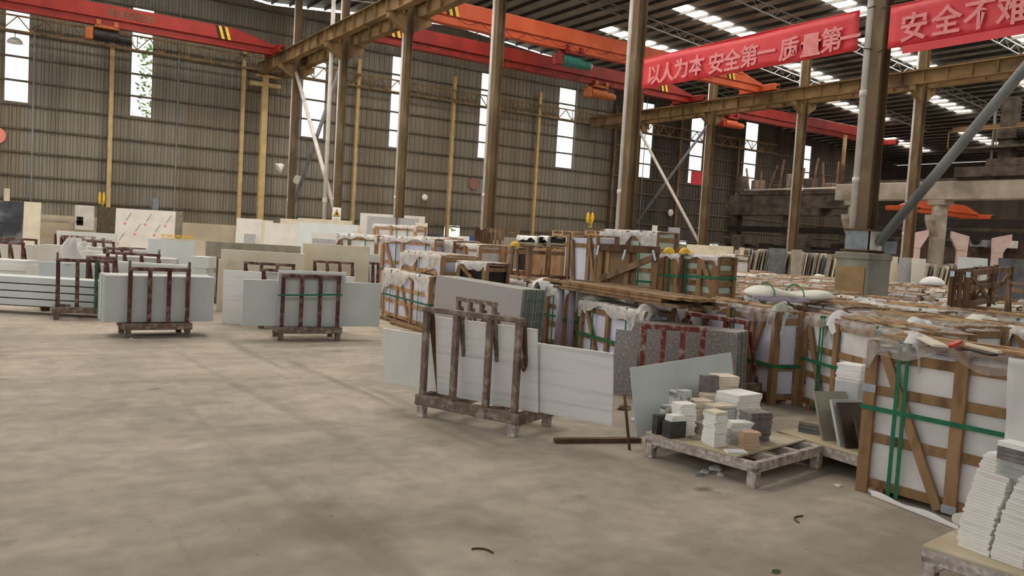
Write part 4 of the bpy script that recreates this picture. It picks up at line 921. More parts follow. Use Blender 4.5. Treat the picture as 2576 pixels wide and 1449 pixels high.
CP('brown braced crate standing past the open crate, at the edge', 2530, 2610, 712, 11.5, 10.6, .5, 0, posts=(0,1), straps=(), hs=0, filmdrop=0, wood='woodgrey', lining=None)
S('dark grey slab standing past the open crate', 2520, 2640, 652, 17, 'slate', 0, t=.03, lean=-.05)
# ---------------- crates of the middle block
random.seed(31)
L0 = Vector((6.62,14.7,0)); L1 = Vector((6.38,12.25,0))
m1 = crate('film draped crate at the end of the floor, beside the corded rack slab', L0, L1, .93, .8, 0, posts=(0,.32,.64,1), braces=((.36,.93,.6,.1),), straps=(.2,.8), hs=.48, lining='foamb', filmm='filmwhite', filmdrop=.3, near=True, wood='woodnew')
a, b = Vector((6.75,14.2,0)), Vector((6.45,12.0,0))
crate('low film wrapped bundle lying on the film draped crate', a, b, .36, .7, .95, posts=(0,.36,1), rails=(.05,.9), braces=((.6,.1,.95,.9),), straps=(.2,.5,.75), hs=0, lining='foamb', filmm='filmwhite', filmdrop=.3, wood='woodnew')
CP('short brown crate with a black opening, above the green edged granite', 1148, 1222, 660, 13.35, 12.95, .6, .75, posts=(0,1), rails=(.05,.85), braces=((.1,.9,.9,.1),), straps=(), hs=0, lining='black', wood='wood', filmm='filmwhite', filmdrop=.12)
a, b = at(1148,700,13.4), at(1222,700,13.0)
crate('low crate under the short brown crate', a, b, .745, .6, 0, straps=(.5,), hs=0, filmdrop=0)
for lab, x1, x2, y, z1, z2, d, kw in (
    ('tall crate with fresh posts and green straps, in the middle of the crate block', 958, 1092, 597, 17.4, 16.6, .7, dict(posts=(0,.4,1), straps=(.3,.85), wood='woodnew', lining='foamb', filmm='filmwhite', filmdrop=.12)),
    ('tall crate with a white drape, next along from the fresh posted one', 1086, 1140, 604, 17.2, 16.6, .7, dict(posts=(0,1), straps=(), wood='wood', filmm='filmwhite', filmdrop=.3)),
    ('crate with two V braces behind the low film wrapped bundle', 1132, 1205, 613, 17.0, 16.2, .7, dict(posts=(0,.5,1), braces=((.05,.95,.25,.1),(.5,.95,.75,.1)), straps=(), wood='woodnew', filmm='filmwhite', filmdrop=.12)),
    ('fresh wooden crate with an open upper half', 1202, 1262, 617, 17.2, 16.5, .7, dict(posts=(0,1), lin_h=.7, straps=(), wood='woodnew', filmdrop=0)),
    ('tall crate topped with cloth behind the fresh posted one', 938, 1046, 566, 26.5, 26, .8, dict(posts=(0,.42,1), straps=(.55,.8), wood='woodnew', filmm='filmwhite', filmdrop=.1)),
    ('brown crate behind the white topped cream slab', 846, 948, 590, 21.5, 21, .8, dict(posts=(0,.3,1), wood='wood', filmm='filmwhite', filmdrop=.14)),
    ('crate row end before the bright wall opening', 1040, 1128, 597, 22.5, 22, .8, dict(posts=(0,.5,1), wood='woodnew', filmm='filmwhite', filmdrop=.14)),
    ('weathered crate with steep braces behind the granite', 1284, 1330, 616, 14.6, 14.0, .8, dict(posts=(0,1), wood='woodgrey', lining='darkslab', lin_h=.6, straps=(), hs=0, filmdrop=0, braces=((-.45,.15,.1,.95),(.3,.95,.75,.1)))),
    ('fresh pale crate filled with boards', 1328, 1412, 619, 16.2, 15.6, .8, dict(posts=(0,.5,1), wood='woodnew', lining='woodnew', straps=(), hs=0, filmdrop=0, braces=((.5,.95,.15,.1),))),
    ('tall foam wrapped crate with slanting boards, beside the big plywood crate', 1414, 1500, 590, 13.8, 13.1, .5, dict(posts=(.15,.8), rails=(.1,.55,.92), braces=((.28,.95,.5,.1),(.8,.95,1.0,.5)), wood='wood', lining='foamb', straps=(), hs=0, filmdrop=0)),
    ('fresh crate frame beyond the tall foam wrapped crate', 1388, 1440, 580, 27, 26, .8, dict(posts=(0,.5,1), wood='woodnew', lining=None, straps=(), hs=0, filmdrop=0)),
    ('small fresh crate frame right before the banner column', 1470, 1515, 580, 26, 25.5, .8, dict(posts=(0,.6,1), wood='woodnew', lining=None, straps=(), hs=0, filmdrop=0)),
    ('film covered crate standing behind the big plywood crate', 1510, 1652, 580, 14.6, 13.8, .7, dict(posts=(0,.25,.5,1), lining='foamgreen', filmm='filmwhite', filmdrop=.32, wood='wood'))):
    CP(lab, x1, x2, y, z1, z2, d, 0, **kw)
battens(m1, 4, 'battens on the film draped crate', 'loose batten on the film draped crate at the end of the floor')
# lower crates with boards on top, between the granite and the tall crates
for lab, x1, x2, z1, z2 in (('flat topped crate under scattered boards, behind the green edged granite', 1226, 1325, 14.2, 13.3), ('second flat topped crate under scattered boards', 1332, 1425, 13.2, 12.5), ('low crate carrying the big plywood crate', 1480, 1600, 12.3, 11.4), ('low crate carrying the braced crate pair', 1610, 1700, 11.7, 11.2), ('low crate at the end under the braced crate pair', 1705, 1800, 11.6, 11.1)):
    a, b = at(x1, 700, z1), at(x2, 705, z2); t = crate(lab, a, b, .98, .9, 0, straps=(.3,.7), hs=.5, filmdrop=.2, filmm='filmwhite')
    battens(t, 5 if x1 < 1450 else 2, 'boards on the flat topped crates', 'loose board lying on the flat topped crates behind the granite', 'batten')
def plycrate():
    a, b = at(1500, 720, 11.75), at(1652, 725, 11.0); A_, rz, w = frame_of(a, b); z0 = 1.02; h = at(1575, 616, 11.4).z-z0
    t = thing('plywood_crate', 'big plywood faced crate with one long diagonal board and pale blue corner strips', 'crate', (A_.x,A_.y,z0), rz, None)
    obj('plywood_face', MB().box(.05,w*.62,.05,.06,.04,h-.03), M['plybrown'], t)
    obj('far_side_board', MB().box(w*.62,w-.03,.45,.46,.04,h-.03), M['woodgrey'], t)
    for f in (.0,.46,.92): obj('upright', MB().box(f*w,f*w+.07,0,.04,0,h), M['wood'], t)
    obj('inner_post', MB().box(.11,.17,.04,.08,0,h), M['woodnew'], t)
    obj('top_rail', MB().box(0,w,-.02,.02,h-.1,h), M['wooddark'], t); obj('bottom_rail', MB().box(0,w,-.02,.02,0,.09), M['wood'], t)
    obj('long_brace', MB().beam((.08,-.03,.13),(w*.99,-.03,h-.13),.085,.03,(0,1,0)), M['woodgrey'], t)
    for x, y in ((0,.5),(w-.07,.5)): obj('corner_post', MB().box(x,x+.07,y,y+.04,0,h), M['wood'], t)
    for x, z, r in ((.02,h-.12,.25),(w*.47,h-.16,.4),(w*.97,h-.14,-.5),(.0,-.02,.1),(w*.46,-.02,.05),(w*.86,-.02,.05)):
        obj('corner_strip', MB().beam((x-.07*r*.5,-.052,z-.05),(x+.07*r,-.052,z+.09),.035,.006,(0,1,0)), M['clipblue'], t)
plycrate()
a, b = at(1655, 745, 11.2), at(1702, 745, 10.9)
crate('narrow braced crate with slatted sides beside the big plywood crate', a, b, .56, .5, 1.0, posts=(0,.35,.7,1), braces=((.9,.95,.4,.1),), straps=(.5,), hs=.5, lining='foamgreen', filmdrop=.06, filmm='filmwhite')
a, b = at(1704, 745, 11.0), at(1798, 745, 10.6)
crate('braced crate with a green strap, last one before the open view to the pier', a, b, .57, .5, 1.0, posts=(0,.06,.55,1), braces=((.58,.95,.95,.1),(-.3,.1,.12,.95)), straps=(.18,), hs=.52, lining='foamgreen', filmdrop=.06, filmm='filmwhite')
for px, py, zc, lab in ((1683,630,11.2,'small yellow dome helmet on the crates, beside the plywood crate'),(1723,631,10.9,'rounder yellow dome helmet on the braced crate'),(1296,613,14.2,'yellow dome helmet on the weathered crate')):
    q = at(px, py, zc); o = obj('yellow_helmet', MB().dome((0,0,0),.085,.075,.075,12,4).box(-.09,.11,-.075,.075,-.008,.0), M['yellow'], smooth=False); put(o, (q.x,q.y,q.z-.03)); tag(o, lab, 'helmet')
def timber(label, a, b, w, h, m, g=None): return tag(obj('timber_board', MB().beam(a, b, w, h), M[m]), label, 'board', g)
random.seed(41)
p0, p1 = ground(1400,712,1.06), ground(1790,772,1.06)
for k in range(18):
    o = .096*(k % 6)-.2; z = 1.03+.04*(k//6); d = (p1-p0).normalized(); n = Vector((-d.y,d.x,0)); s = random.uniform(0,.9); e = random.uniform(0,.9)
    timber('long brown board in the timber pile before the big plywood crate', p0+d*s+n*o+Vector((0,0,z-1.06)), p1-d*e+n*o+Vector((0,0,z-1.06)), .09, .035, random.choice(['wood','woodgrey','plybrown','wooddark']), 'boards of the long timber pile')
for a, b in (((1420,745),(1500,755)),((1650,775),(1730,778))):
    zz = 11.5 if a[0] < 1500 else 10.3; qa, qb = at(a[0],a[1],zz), at(b[0],b[1],zz-.3); t = crate('low crate under the long timber pile, %s' % ('granite end' if a[0] < 1500 else 'far end'), qa, qb, 1.0, .7, 0, straps=(.5,), filmm='filmwhite', filmdrop=.25)
drape('big white cloth heap behind the lilac foam posts', 1485, 738, 1.06, .7, .4, .15, 'clothcream', rz=-.5, seed=12)
drape('white sheet peak over the green edged granite', 1335, 708, 1.02, .5, .4, .1, 'cloth', seed=14)
# two lilac foam posts
for px, lab in ((1407,'lilac foam covered post beside the green edged granite'),(1436,'lilac foam covered post, second one from the granite')):
    q = at(px, 800, 11.2); o = put(obj('foam_post', MB().tube((0,0,0),(-.0,0,1.05),.05,12), M['foamtube'], smooth=True), (q.x,q.y,0)); tag(o, lab, 'foam post')
# dark timber racks, far
for px, y, zc, lab in ((1205,572,27,'dark rough timber stack leaning before the banner row columns'),):
    for k in range(6):
        q = at(px-16+7*k, 620, zc-1.5); o = tag(obj('upright_timber', MB().beam((q.x,q.y,0),(q.x+.12,q.y+.05,at(px,y,zc).z-.05*k*random.random()),.07,.07), M['wooddark']), 'dark upright timber in the leaning stack by the banner row columns', 'timber', 'dark upright timbers')
CP('empty timber frame rack behind the crates, slim posts', 1222, 1258, 574, 26, 25.5, .8, 0, posts=(0,.35,.7,1), rails=(.5,.97), braces=(), straps=(), hs=0, filmdrop=0, lining=None, wood='woodgrey')
for x1, x2, y, zc, lab in ((1268,1300,597,24,'pale printed crate side beyond the helmet'),):
    S(lab, x1, x2, y, zc, 'concretelight', 0, t=.03, lean=-.03)
for x1, x2, lab in ((1300,1350,'white topped crate with a black hollow, far in the crate block'),(1355,1378,'second hollow crate with a pale top, far in the crate block')):
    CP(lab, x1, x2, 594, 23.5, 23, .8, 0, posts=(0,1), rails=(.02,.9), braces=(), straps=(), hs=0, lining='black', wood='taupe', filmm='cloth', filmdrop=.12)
q = at(1175,605,30); S('dark blue sheet leaning beside the bright wall opening', 1180, 1196, 590, 31, 'blue', 0, t=.03, lean=-.2); S('white sheet lying slantwise by the bright wall opening', 1150, 1180, 592, 31.5, 'pinkwhite', 0, t=.03, lean=-.2)
# two rack tops peeking among the crates
R('dark maroon rack peeking out below the pale crate', 1284, 1385, 687, 14.6, group=None, h=1.04); R('maroon rack under the tall foam wrapped crate', 1385, 1462, 694, 13.7, group=None, h=1.08)
# ---------------- upright slabs standing in a long line
random.seed(77)
cols = ['taupe','olive','slate','greystone','taupe','beige','taupe','pinkwhite','greystone','cream','olive','beige']
def upright_line(x1, x2, y1, y2, zc1, zc2, n, group, lab, wide):
    for k in range(n):
        f = (k+.5)/n; px = x1+(x2-x1)*f; zc = zc1+(zc2-zc1)*f; yt = y1+(y2-y1)*f+random.uniform(-3,6); q = at(px, yt, zc)
        m = cols[(k*5+k//3) % len(cols)]; w = random.uniform(.8,1.3); t = random.choice([.025,.03,.05])
        view = math.atan2(q.y, q.x); ang = view+math.radians(random.choice([6,9,12,16] if k % wide else [30, 40]))
        o = obj('upright_slab', MB().box(-w/2,w/2,0,t,0,q.z-.02), M[m]); put(o, (q.x,q.y,0), (random.uniform(.1,.15),0,ang)); tag(o, lab, 'stone slab', group)
upright_line(1850, 2110, 622, 640, 33, 30.5, 64, 'upright slabs before the dim gantry', 'stone slab on edge in the long upright line before the dim far bay', 7)
upright_line(2250, 2440, 660, 664, 28.5, 25.5, 40, 'upright slabs past the pier', 'stone slab on edge in the upright line past the concrete pier', 5)
for lab, x1, x2, y, zc, m in (('dark grey panel facing out in the upright slab line', 1938, 1982, 624, 31.2, 'slate'), ('pale panel facing out in the upright slab line', 1995, 2022, 628, 30.6, 'taupe'), ('pale tan slab right past the pier', 2240, 2264, 645, 27.6, 'cream'), ('light grey slab facing out past the pier', 2268, 2300, 648, 27.2, 'greystone'), ('pinkish slab facing out past the pier', 2300, 2335, 650, 27.0, 'pinkwhite'), ('wide light blue slab at the end of the upright line', 2418, 2492, 648, 25, 'whiteblue'),
    ('beige slab facing the crates before the crossed braces', 1648, 1716, 610, 40, 'beige'), ('olive slab edge beside the beige facing slab', 1706, 1732, 614, 39.4, 'olive'), ('cream slab in the far row under the small green opening', 1730, 1800, 616, 39, 'cream'), ('wide cream slab before the upright slab line', 1786, 1848, 618, 37, 'beige'), ('beige low slab in front of the cream far row', 1745, 1830, 628, 33.5, 'cream')):
    S(lab, x1, x2, y, zc, m, 0, t=.04, lean=-.07)
CP('white lined crate with a grid of slats before the upright slab line', 1805, 1848, 640, 28, 27.4, .8, 0, posts=(0,.25,.5,.75,1), rails=(.1,.5,.9), braces=(), straps=(), hs=0, filmm='filmwhite', filmdrop=.1, wood='woodgrey')
o = S('white notice board on the film covered crate', 1642, 1655, 567, 24, 'sign', 0, t=.03, lean=-.02)
o = S('purple tinted panel on the dark wall behind the crossed braces', 1682, 1712, 572, 60, 'foamtube', 0, t=.05, lean=-.02)
# ------------------------------------------------------------------ the weathered rack in front
F0, F1 = Vector((3.36,6.52,0)), Vector((3.78,5.56,0))
a, rz, w = frame_of(F0, F1); u = (F1-F0).normalized(); nb = Vector((-u.y,u.x,0))
t = thing('slab_rack', 'weathered grey brown rack of leaning posts standing alone in front, one long slab sticking out', 'rack', a, rz, 'slab racks'); h = 1.0; d = .56
for nm, x0, x1, y0, y1 in (('front_rail',-.04,w+.04,-.03,.04),('back_rail',-.04,w+.04,d-.04,d+.03),('end_rail',-.04,.03,.04,d-.04),('end_rail',w-.03,w+.04,.04,d-.04)):
    obj(nm, MB().box(x0,x1,y0,y1,.105,.2), M['rackgrey'], t, bevel=.006)
obj('deck_bar', MB().box(w*.3-.04,w*.3+.04,.04,d-.04,.13,.18).box(w*.68-.04,w*.68+.04,.04,d-.04,.13,.18), M['rackgrey'], t)
for x in (.03, w-.03):
    for y in (.0, d-.01):
        obj('foot', MB().box(x-.035,x+.035,y-.035,y+.035,0,.106).prism([(x-.07,.106),(x+.07,.106),(x+.035,.07),(x-.035,.07)],y-.012,y+.012), M['palletw'], t, bevel=.004)
for k, x in enumerate((.03,.35*w,.69*w,w-.03)):
    obj('post', MB().beam((x,.0,.2),(x,.0,h-.02),.055,.05,(0,1,0)), M['rackgrey'], t, bevel=.005)
    obj('strut', MB().beam((x+.035,.2,.2),(x+.02,.035,h-.06),.045,.04,(0,1,0)), M['wooddark'] if k in (0,3) else M['rackgrey'], t, bevel=.005)
obj('top_rail', MB().box(-.01,w+.01,-.03,.03,h-.045,h), M['rackgrey'], t, bevel=.005)
obj('tie_wire', MB().path([(w+.02,.03+.03*math.cos(q),.62+.06*math.sin(q)) for q in [PI*k/6 for k in range(13)]], .012, 6), M['wooddark'], t)
def fslab(lab, s0, s1, off, z0, hgt, m, lean=.12, th=.018):
    p = F0+u*s0+nb*(off+math.tan(lean)*hgt); o = obj('stone_slab', MB().box(0,s1-s0,0,th,0,hgt), M[m], bevel=.002); top_mat(o, 'tilew'); put(o, (p.x,p.y,z0), (lean,0,rz)); return tag(o, lab, 'stone slab')  # whiter top face paints in the light from above
fslab('tall white slab leaning in the weathered front rack', .08, 1.16, .05, .2, .72, 'vein', .13)
fslab('long white slab with grey streaks sticking far out of the weathered front rack', .2, 1.84, .105, .2, .6, 'vein', .12)
fslab('pale slab sticking out of the back end of the weathered front rack', -.62, .34, .135, .2, .53, 'white', .12)
# the green edged granite stack behind it
G0, G1 = Vector((5.80,11.2,0)), Vector((5.62,8.52,0)); ga, grz, gw = frame_of(G0, G1); gu = (G1-G0).normalized(); gn = Vector((-gu.y,gu.x,0))
G0 = ga
for k in range(15):
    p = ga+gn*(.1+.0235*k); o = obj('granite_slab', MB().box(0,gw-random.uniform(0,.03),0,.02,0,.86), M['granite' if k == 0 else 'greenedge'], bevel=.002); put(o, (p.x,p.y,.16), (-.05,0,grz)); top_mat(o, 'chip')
    tag(o, 'broad grey granite face of the green edged stack' if k == 0 else 'green edged granite slab packed behind the broad grey face', 'granite slab', 'green edged granite stack' if k else None)
bt = thing('slab_trestle', 'low timber trestle under the green edged granite stack', 'trestle', ga, grz)
obj('bearer', MB().box(.2,.32,.05,.7,0,.15), M['wooddark'], bt); obj('bearer', MB().box(gw-.4,gw-.28,.05,.7,0,.15), M['wooddark'], bt)
rack('grey brown rack leaning its posts on the broad grey granite face', at(1147,765,9.7), at(1245,775,9.15), .93, .45, m='rackgrey')
# the speckled granite group
H0, H1 = Vector((5.98,6.66,0)), Vector((6.50,5.62,0)); ha, hrz, hw = frame_of(H0, H1); hu = (H1-H0).normalized(); hn = Vector((-hu.y,hu.x,0))
for k in range(12):
    p = ha+hn*(.12+.033*k); o = obj('granite_slab', MB().box(0,hw-random.uniform(0,.04),0,.03,0,.64+random.uniform(0,.02)), M['speckle' if k == 0 else ('greenedge' if k % 2 else 'speckle')], bevel=.002); put(o, (p.x,p.y,.17), (.1,0,hrz))
    tag(o, 'white speckled granite face behind the maroon rack and the white panel' if k == 0 else 'speckled granite slab packed behind the speckled face', 'granite slab', 'speckled granite stack' if k else None)
rack('maroon rack with wide leaning posts before the speckled granite', at(1612,850,8.3), at(1776,850,8.2), .87, .3, m='rackred', base='palletw')
rack('maroon rack top showing behind the speckled granite', at(1722,810,9.9), at(1880,835,9.0), .9, .35, m='rackred')
p = ha+hu*.02+hn*.02; 
o = put(obj('granite_slab', MB().box(-.05,.22,0,.03,0,.72), M['speckle']), (p.x-.1,p.y+.15,0), (-.12,0,hrz+.15)); tag(o, 'narrow granite slab at the wall end of the maroon rack', 'granite slab')

# ------------------------------------------------------------------ low steel pallets
def pallet(label, P, rz, w, d, h=.19, board=(0,1,0,1), legs=True):
    t = thing('steel_pallet', label, 'pallet', P, rz, 'low steel pallets')
    for nm, x0, x1, y0, y1 in (('front_rail',0,w,0,.05),('back_rail',0,w,d-.05,d),('end_rail',0,.05,.05,d-.05),('end_rail',w-.05,w,.05,d-.05)):
        obj(nm, MB().box(x0,x1,y0,y1,h-.085,h-.012), M['palletw'], t, bevel=.004)
    for f in (.33,.66): obj('cross_bar', MB().box(.05,w-.05,f*d-.025,f*d+.025,h-.07,h-.014), M['palletw'], t)
    for x in (.0, w-.07):
        for y in (.0, d-.07):
            obj('leg', MB().box(x,x+.07,y,y+.07,0,h-.05).prism([(x-.0,h-.085),(x+.07+.05*(x == 0),h-.085),(x+.07,h-.13),(x,h-.13)],y+.01,y+.06), M['palletw'], t, bevel=.004)
    obj('top_board', MB().box(board[0]*w,board[1]*w,board[2]*d,board[3]*d,h-.012,h+.004), M['ply'], t, bevel=.002)
    return t
PA, PB, PC = ground(1620,1148), ground(1898,1231), ground(2035,1185)
pa, prz, pw_ = frame_of(PA, PB); pdir = (PB-PA).normalized(); pn = Vector((-pdir.y,pdir.x,0)); pd_ = .98
PH = .195
pal = pallet('low pallet on the open floor loaded with small tile stacks and a white panel', pa, prz, pw_, pd_, PH, (0,.84,0,1.0))
def on_pal(px, py, z=PH+.004): return ground(px, py, z)
def pile(lab, px, py, w, d, n, t, m, rz=0, rest=None, jit=.008, mats=None, twist=.06, topm=None, z0=PH+.004, name='stone_tile', base=False):
    """n tiles laid flat; px,py is the picture point of the front lower corner area"""
    q = on_pal(px, py, PH if base else z0); c = Vector((q.x,q.y,0)); z = z0
    for k in range(n):
        mm = (mats or [m])[k % len(mats or [m])]
        if topm and k == n-1: mm = topm
        o = obj(name, MB().box(-w/2,w/2,-d/2,d/2,0,t-.0006), M[mm], bevel=.0012)
        dirn = prz+rz+random.uniform(-twist,twist)
        off = Vector((math.cos(prz+rz+PI/2), math.sin(prz+rz+PI/2), 0))*d/2
        put(o, (c.x+off.x+random.uniform(-jit,jit), c.y+off.y+random.uniform(-jit,jit), z), (0,0,dirn)); z += t
        tag(o, (lab+', topmost') if k == n-1 else (rest or lab), 'tile', lab if n > 2 else None)
    return c, z
random.seed(9)
PR = -.30
def stood(lab, px, py, w, h, n, t, m, rz, grp=None, name='stone_tile'):
    q = on_pal(px, py)
    for k in range(n):
        o = obj(name, MB().box(-w/2,w/2,0,t-.001,0,h), M[m], bevel=.0012); an = prz+rz; off = Vector((-math.sin(an), math.cos(an), 0))*(t*k)
        put(o, (q.x+off.x,q.y+off.y,PH+.004), (-.02,0,an)); tag(o, lab if k == 0 else lab+', one behind the outer one', 'tile', grp or lab)
VX = math.radians(-56)-prz   # turns a tile so that its face looks at the aisle
pile('tile of the tall narrow white stack at the pallet front edge', 1811, 1124, .125, .13, 13, .02, 'tilew', VX+.9, topm='cream', twist=.1)
pile('white tile of the broad white stack near the back of the pallet', 1880, 1076, .30, .24, 12, .0232, 'tilew', VX+1.0, twist=.03)
pile('beige tile of the tall beige stack at the back', 1826, 1054, .2, .19, 13, .0285, 'tileb', VX+.7, twist=.18, jit=.012)
pile('grey tile of the rough grey stack', 1912, 1112, .2, .15, 11, .0205, 'tileg', VX+.8, twist=.05)
pile('light grey tile of the grey white stack beside the tan tiles', 1864, 1116, .19, .11, 9, .018, 'tilelg', VX+.7, twist=.03, mats=['tilelg','tilelg','tilelg','tilelg','tilelg','tilew','tilew','tilew','tilew'])
pile('tan tile of the small tan stack', 1888, 1132, .13, .09, 5, .026, 'tilet', VX+.5, twist=.2, jit=.01)
pile('white rounded tile lying alone at the front edge', 1855, 1142, .15, .08, 1, .016, 'tilew', VX+.5)
pile('pale grey slip tile lying alone before the white stacks', 1764, 1107, .13, .08, 1, .016, 'taupe', VX+.5)
pile('white tile of the leaning white stack beside the dark tiles', 1728, 1096, .15, .12, 11, .0225, 'tilew', VX+.8, twist=.06)
pile('light grey tile of the wide grey stack in the middle', 1818, 1084, .22, .15, 10, .0205, 'tilelg', VX+.8, twist=.04, topm='tileb')
pile('beige tile of the low beige stack in the middle', 1768, 1076, .17, .13, 12, .0185, 'tileb', VX+.7, twist=.06)
pile('small beige tile on the second beige stack', 1788, 1064, .15, .12, 13, .0185, 'tileb', VX+.6, twist=.06)
pile('grey tile of the dusty stack behind the narrow white one', 1775, 1092, .14, .1, 5, .018, 'taupe', VX+.9)
stood('charcoal tile standing on edge at the pallet corner', 1664, 1093, .1, .15, 3, .02, 'tiled', VX+.9)
stood('charcoal tile standing in the row under two white tiles', 1705, 1103, .155, .125, 5, .02, 'tiled', VX+.9)
c, z = pile('white tile lying on the row of charcoal tiles', 1705, 1103, .13, .085, 2, .024, 'tilew', VX+.9, z0=PH+.004+.127, base=True)
stood('black spotted white tile standing before the white panel', 1714, 1076, .165, .3, 4, .02, 'tilesp', VX+.8)
stood('small black spotted tile beside the taller spotted ones', 1682, 1083, .1, .2, 3, .02, 'tilesp', VX+.9)
stood('dark grey tile standing behind the tall beige stack', 1782, 1056, .16, .38, 3, .02, 'tileg', VX+.7)
# the white panel on the far edge of the pallet
wa = Vector((4.53,4.90,0)); wrz = math.atan2(.16,.987); ww = 1.5
o = obj('stone_sheet', MB().prism([(0,0),(ww,0),(ww,.62),(.0,.57)], 0, .014), M['whiteblue'], bevel=.002)
put(o, (wa.x,wa.y,.09), (-.2,0,wrz)); tag(o, 'big greenish white sheet with a clipped corner standing behind the tile stacks', 'panel')
tb('panel_prop', 'thin timber prop behind the low end of the white panel', (wa.x-.09,wa.y-.02,0), (wa.x-.06,wa.y+.12,.42), .012, 'wooddark')
# second pallet with sample panels
SA, SB = ground(1950,1125), ground(2150,1185)
sa, srz, sw = frame_of(ground(1955,1090,.19), ground(2150,1150,.19)); sa = sa + Vector((.07,.06,0)); spal = pallet('low pallet tucked between the crates carrying sample panels', sa, srz, 1.15, .75, .19)
sd = Vector((math.cos(srz),math.sin(srz),0)); sn = Vector((-sd.y,sd.x,0))
def sample(lab, s, n_, w, h, t, m, lean, turn, z=.194, cat='panel'):
    p = sa+sd*s+sn*n_; o = obj('sample_panel', MB().box(-w/2,w/2,0,t,0,h), M[m], bevel=.002); put(o, (p.x,p.y,z), (lean,0,srz+turn)); return tag(o, lab, cat)
sample('beige sample panel leaning on the low pallet', .42, .28, .36, .40, .022, 'taupe', -.4, 1.35)
sample('narrow light grey sample slip in front of the beige panel', .52, .22, .16, .26, .02, 'greystone', -.36, 1.35)
sample('white edged sample panel beside the dark brown one', .60, .26, .36, .37, .03, 'tilelg', -.4, 1.35)
sample('dark brown sample panel leaning on the low pallet', .66, .24, .34, .36, .02, 'brownslab', -.4, 1.35)
sample('purple brown sample panel closest to the tall wrapped crate', .80, .24, .34, .3, .02, 'brownslab', -.4, 1.35)
for k in range(3):
    p = sa+sd*.16+sn*.3; o = put(obj('stone_tile', MB().box(-.13,.13,-.1,.1,0,.028), M['slate' if k < 2 else 'olive'], bevel=.002), (p.x+random.uniform(-.01,.01),p.y,.194+.03*k), (0,0,srz+.4)); tag(o, 'dark slate tile of the flat pile on the low pallet', 'tile', 'dark slate tiles')
p = sa+sd*.22+sn*.5; o = put(obj('stone_tile', MB().box(-.15,.15,-.1,.1,0,.02), M['cream'], bevel=.002), (p.x,p.y,.194+.06), (0,0,srz+.3)); tag(o, 'pale tile behind the dark slate tiles on the low pallet', 'tile')
o.location.z = .194
bq = at(2140, 985, 6.75)
for k in range(6):
    o = put(obj('stone_tile', MB().box(-.1,.1,-.09,.09,0,.0235), M['tilew'], bevel=.002), (bq.x+random.uniform(-.01,.01),bq.y+random.uniform(-.01,.01),.64+.024*k), (0,0,srz+.25+random.uniform(-.05,.05))); tag(o, 'white tile of the boxy stack above the sample panels' + (', topmost' if k == 5 else ''), 'tile', 'white tiles above the sample panels')
o = put(obj('plinth_block', MB().box(-.1,.1,-.09,.09,0,.64), M['tilelg'], bevel=.004), (bq.x,bq.y,.0), (0,0,srz+.25)); tag(o, 'tall pale block under the boxy white tile stack', 'block')
# bottom pallet with tall stacks of white tiles
QA = ground(2320,1372,.2); QB = ground(2576,1452,.2)
qa_, qrz, qw = frame_of(QA, QB); qd = Vector((math.cos(qrz),math.sin(qrz),0)); qn = Vector((-qd.y,qd.x,0))
pallet('low pallet at the lower corner carrying tall stacks of white tiles', qa_, qrz, .95, .8, .2)
def tall_stack(lab, pa, pb, top, d, n, t, m, twist=.04, z0=.204):
    a, b = ground(*pa, z0), ground(*pb, z0); a_, rz_, w = frame_of(a, b); nn = Vector((-math.sin(rz_), math.cos(rz_), 0)); tp = ground(*top, z0+n*t) if top else a; dr = V2(tp)-a_; z = z0
    for k in range(n):
        f = (k/n)**1.7; p = a_+dr*f; o = obj('stone_tile', MB().box(0,w,0,d,0,t-.0008), M[m], bevel=.001)
        put(o, (p.x+random.uniform(-.005,.005),p.y+random.uniform(-.005,.005),z), (random.uniform(-.003,.003),0,rz_+random.uniform(-twist,twist))); z += t
        tag(o, lab + (', topmost' if k == n-1 else ''), 'tile', lab)
    return a_+dr, rz_, z, w
random.seed(15)
tall_stack('white tile of the tall stack bending backward on the corner pallet', (2405,1371), (2484,1401), (2481,1136), .2, 33, .0155, 'tilew')
tall_stack('white tile of the cut off stack beside the bending one', (2492,1404), (2572,1434), (2572,1196), .2, 30, .0155, 'tilew')
p, rz_, z, w_ = tall_stack('light grey tile of the rear stack on the corner pallet', (2497,1352), (2570,1380), (2506,1152), .16, 34, .0155, 'tilelg')
for k in range(3):
    o = put(obj('stone_tile', MB().box(0,w_,0,.15,0,.02), M['tileg'], bevel=.0015), (p.x,p.y,z+.0205*k), (0,0,rz_+.08*k)); tag(o, 'dark grey tile capping the rear stack', 'tile', 'dark grey caps')
o = put(obj('stone_tile', MB().box(0,w_*.85,0,.1,0,.026), M['tilew'], bevel=.0015), (p.x,p.y,z+.062), (0,0,rz_+.05)); tag(o, 'white tile on top of the dark grey caps', 'tile')

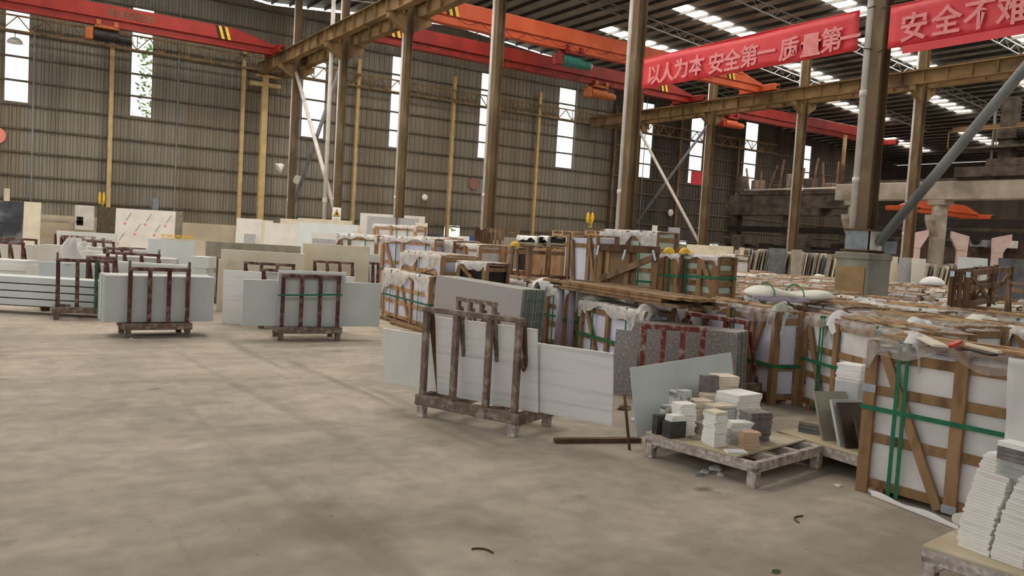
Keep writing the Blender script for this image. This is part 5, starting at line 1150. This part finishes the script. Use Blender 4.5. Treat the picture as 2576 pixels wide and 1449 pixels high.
# ------------------------------------------------------------------ odds and ends on the floor
def onfloor(name, label, cat, px, py, mb, m, rz=0, z=0, **k):
    q = ground(px, py); return tag(put(obj(name, mb, M[m], **k), (q.x,q.y,z), (0,0,rz)), label, cat)
pa_, pb_ = ground(1395,1114), ground(1610,1112)
tag(obj('floor_plank', MB().beam((pa_.x,pa_.y,.02),(pb_.x,pb_.y,.02),.06,.035), M['wooddark']), 'dark brown plank lying on the floor beside the tile pallet', 'plank')
fa, fb = ground(2185,1243), ground(2405,1330)
def roll(u, v):
    p = fa.lerp(fb, u); th = v*PI; return (p.x+.035*math.cos(th)*.7, p.y+.035*math.cos(th), .004+.03*math.sin(th)*(1+.3*math.sin(u*11)))
tag(obj('foam_roll', MB().grid(roll, 20, 8), M['foam'], smooth=True), 'flattened white foam strip on the floor along the tall wrapped crate', 'foam strip')
q = ground(2408,1325); tag(obj('cardboard_tube', MB().tube((q.x,q.y,.045),(q.x+.25,q.y-.02,.045),.042,14), M['filmwhite'] if False else M['clothcream']), 'short pale tube lying at the foot of the tall wrapped crate', 'tube')
def rubble(px, py, s, m, label, seed):
    random.seed(seed); pts = []
    mb = MB(); mb.dome((0,0,0), s, s*random.uniform(.6,1), s*random.uniform(.4,.7), 7, 3)
    mb.v = [(x+random.uniform(-.2,.2)*s, y+random.uniform(-.2,.2)*s, max(0,z+random.uniform(-.1,.1)*s)) for x,y,z in mb.v]
    onfloor('stone_chip', label, 'stone chip', px, py, mb, m)
for i, (px, py, s, m, lab) in enumerate(((1772,1190,.05,'chip','flat grey stone chip under the tile pallet, first'),(1800,1182,.06,'tilelg','bigger pale chip under the tile pallet'),(1760,1196,.04,'slate','dark chip under the tile pallet'),(1812,1196,.035,'chip','small chip past the bigger pale one under the tile pallet'),
    (2108,1222,.03,'cloth','white crumb on the floor before the tall wrapped crate'),(1830,1242,.012,'chip','tiny pale chip in front of the tile pallet'),(1602,1060,.07,'cloth','white scrap on the floor behind the white panel'),(1570,1030,.09,'rackgrey','brown stone scrap between the long slab and the white panel'),
    (1330,1062,.04,'chip','chip under the end of the weathered front rack'),(1380,1042,.09,'taupe','flat stone scrap under the long streaked slab'),(1430,1040,.07,'cloth','pale scrap under the long streaked slab'),(1470,1045,.06,'slate','dark scrap under the long streaked slab'),
    (330,852,.03,'chip','chip beneath the foremost floor rack'))):
    rubble(px, py, s, m, lab, i+50)
o = onfloor('green_leaf', 'small dark green leaf on the floor at the lower edge', 'leaf', 1952, 1440, MB().add([(-.035,0,.004),(-.01,.016,.012),(.02,.012,.01),(.04,0,.005),(.015,-.015,.008),(-.015,-.014,.008)],[(0,1,2,3,4,5)]), 'foamgreen')
o.data.materials[0] = mat('dark_leaf', (44,70,30), (60,90,40), 30)
def twig(label, px, py, L, rz, bend):
    onfloor('bent_wire', label, 'wire', px, py, MB().path([(L*(k/6-.5), bend*math.sin(PI*k/6), .006) for k in range(7)], .005, 5), 'wooddark', rz)
twig('short bent wire on the open floor', 1213, 1388, .12, -.9, .03); twig('curved wire on the floor before the tall wrapped crate', 2015, 1308, .16, .5, .04)
for k, (pa2, pb2, lab) in enumerate((((960,802),(1060,832),'long timber on the floor before the film draped crate'),((985,815),(1068,838),'second timber on the floor before the film draped crate'),((1010,838),(1062,846),'short timber beside the two long ones'))):
    x, y = ground(*pa2), ground(*pb2); tag(obj('floor_timber', MB().beam((x.x,x.y,.03),(y.x,y.y,.03),.08,.05), M['wood' if k else 'woodgrey']), lab, 'timber')
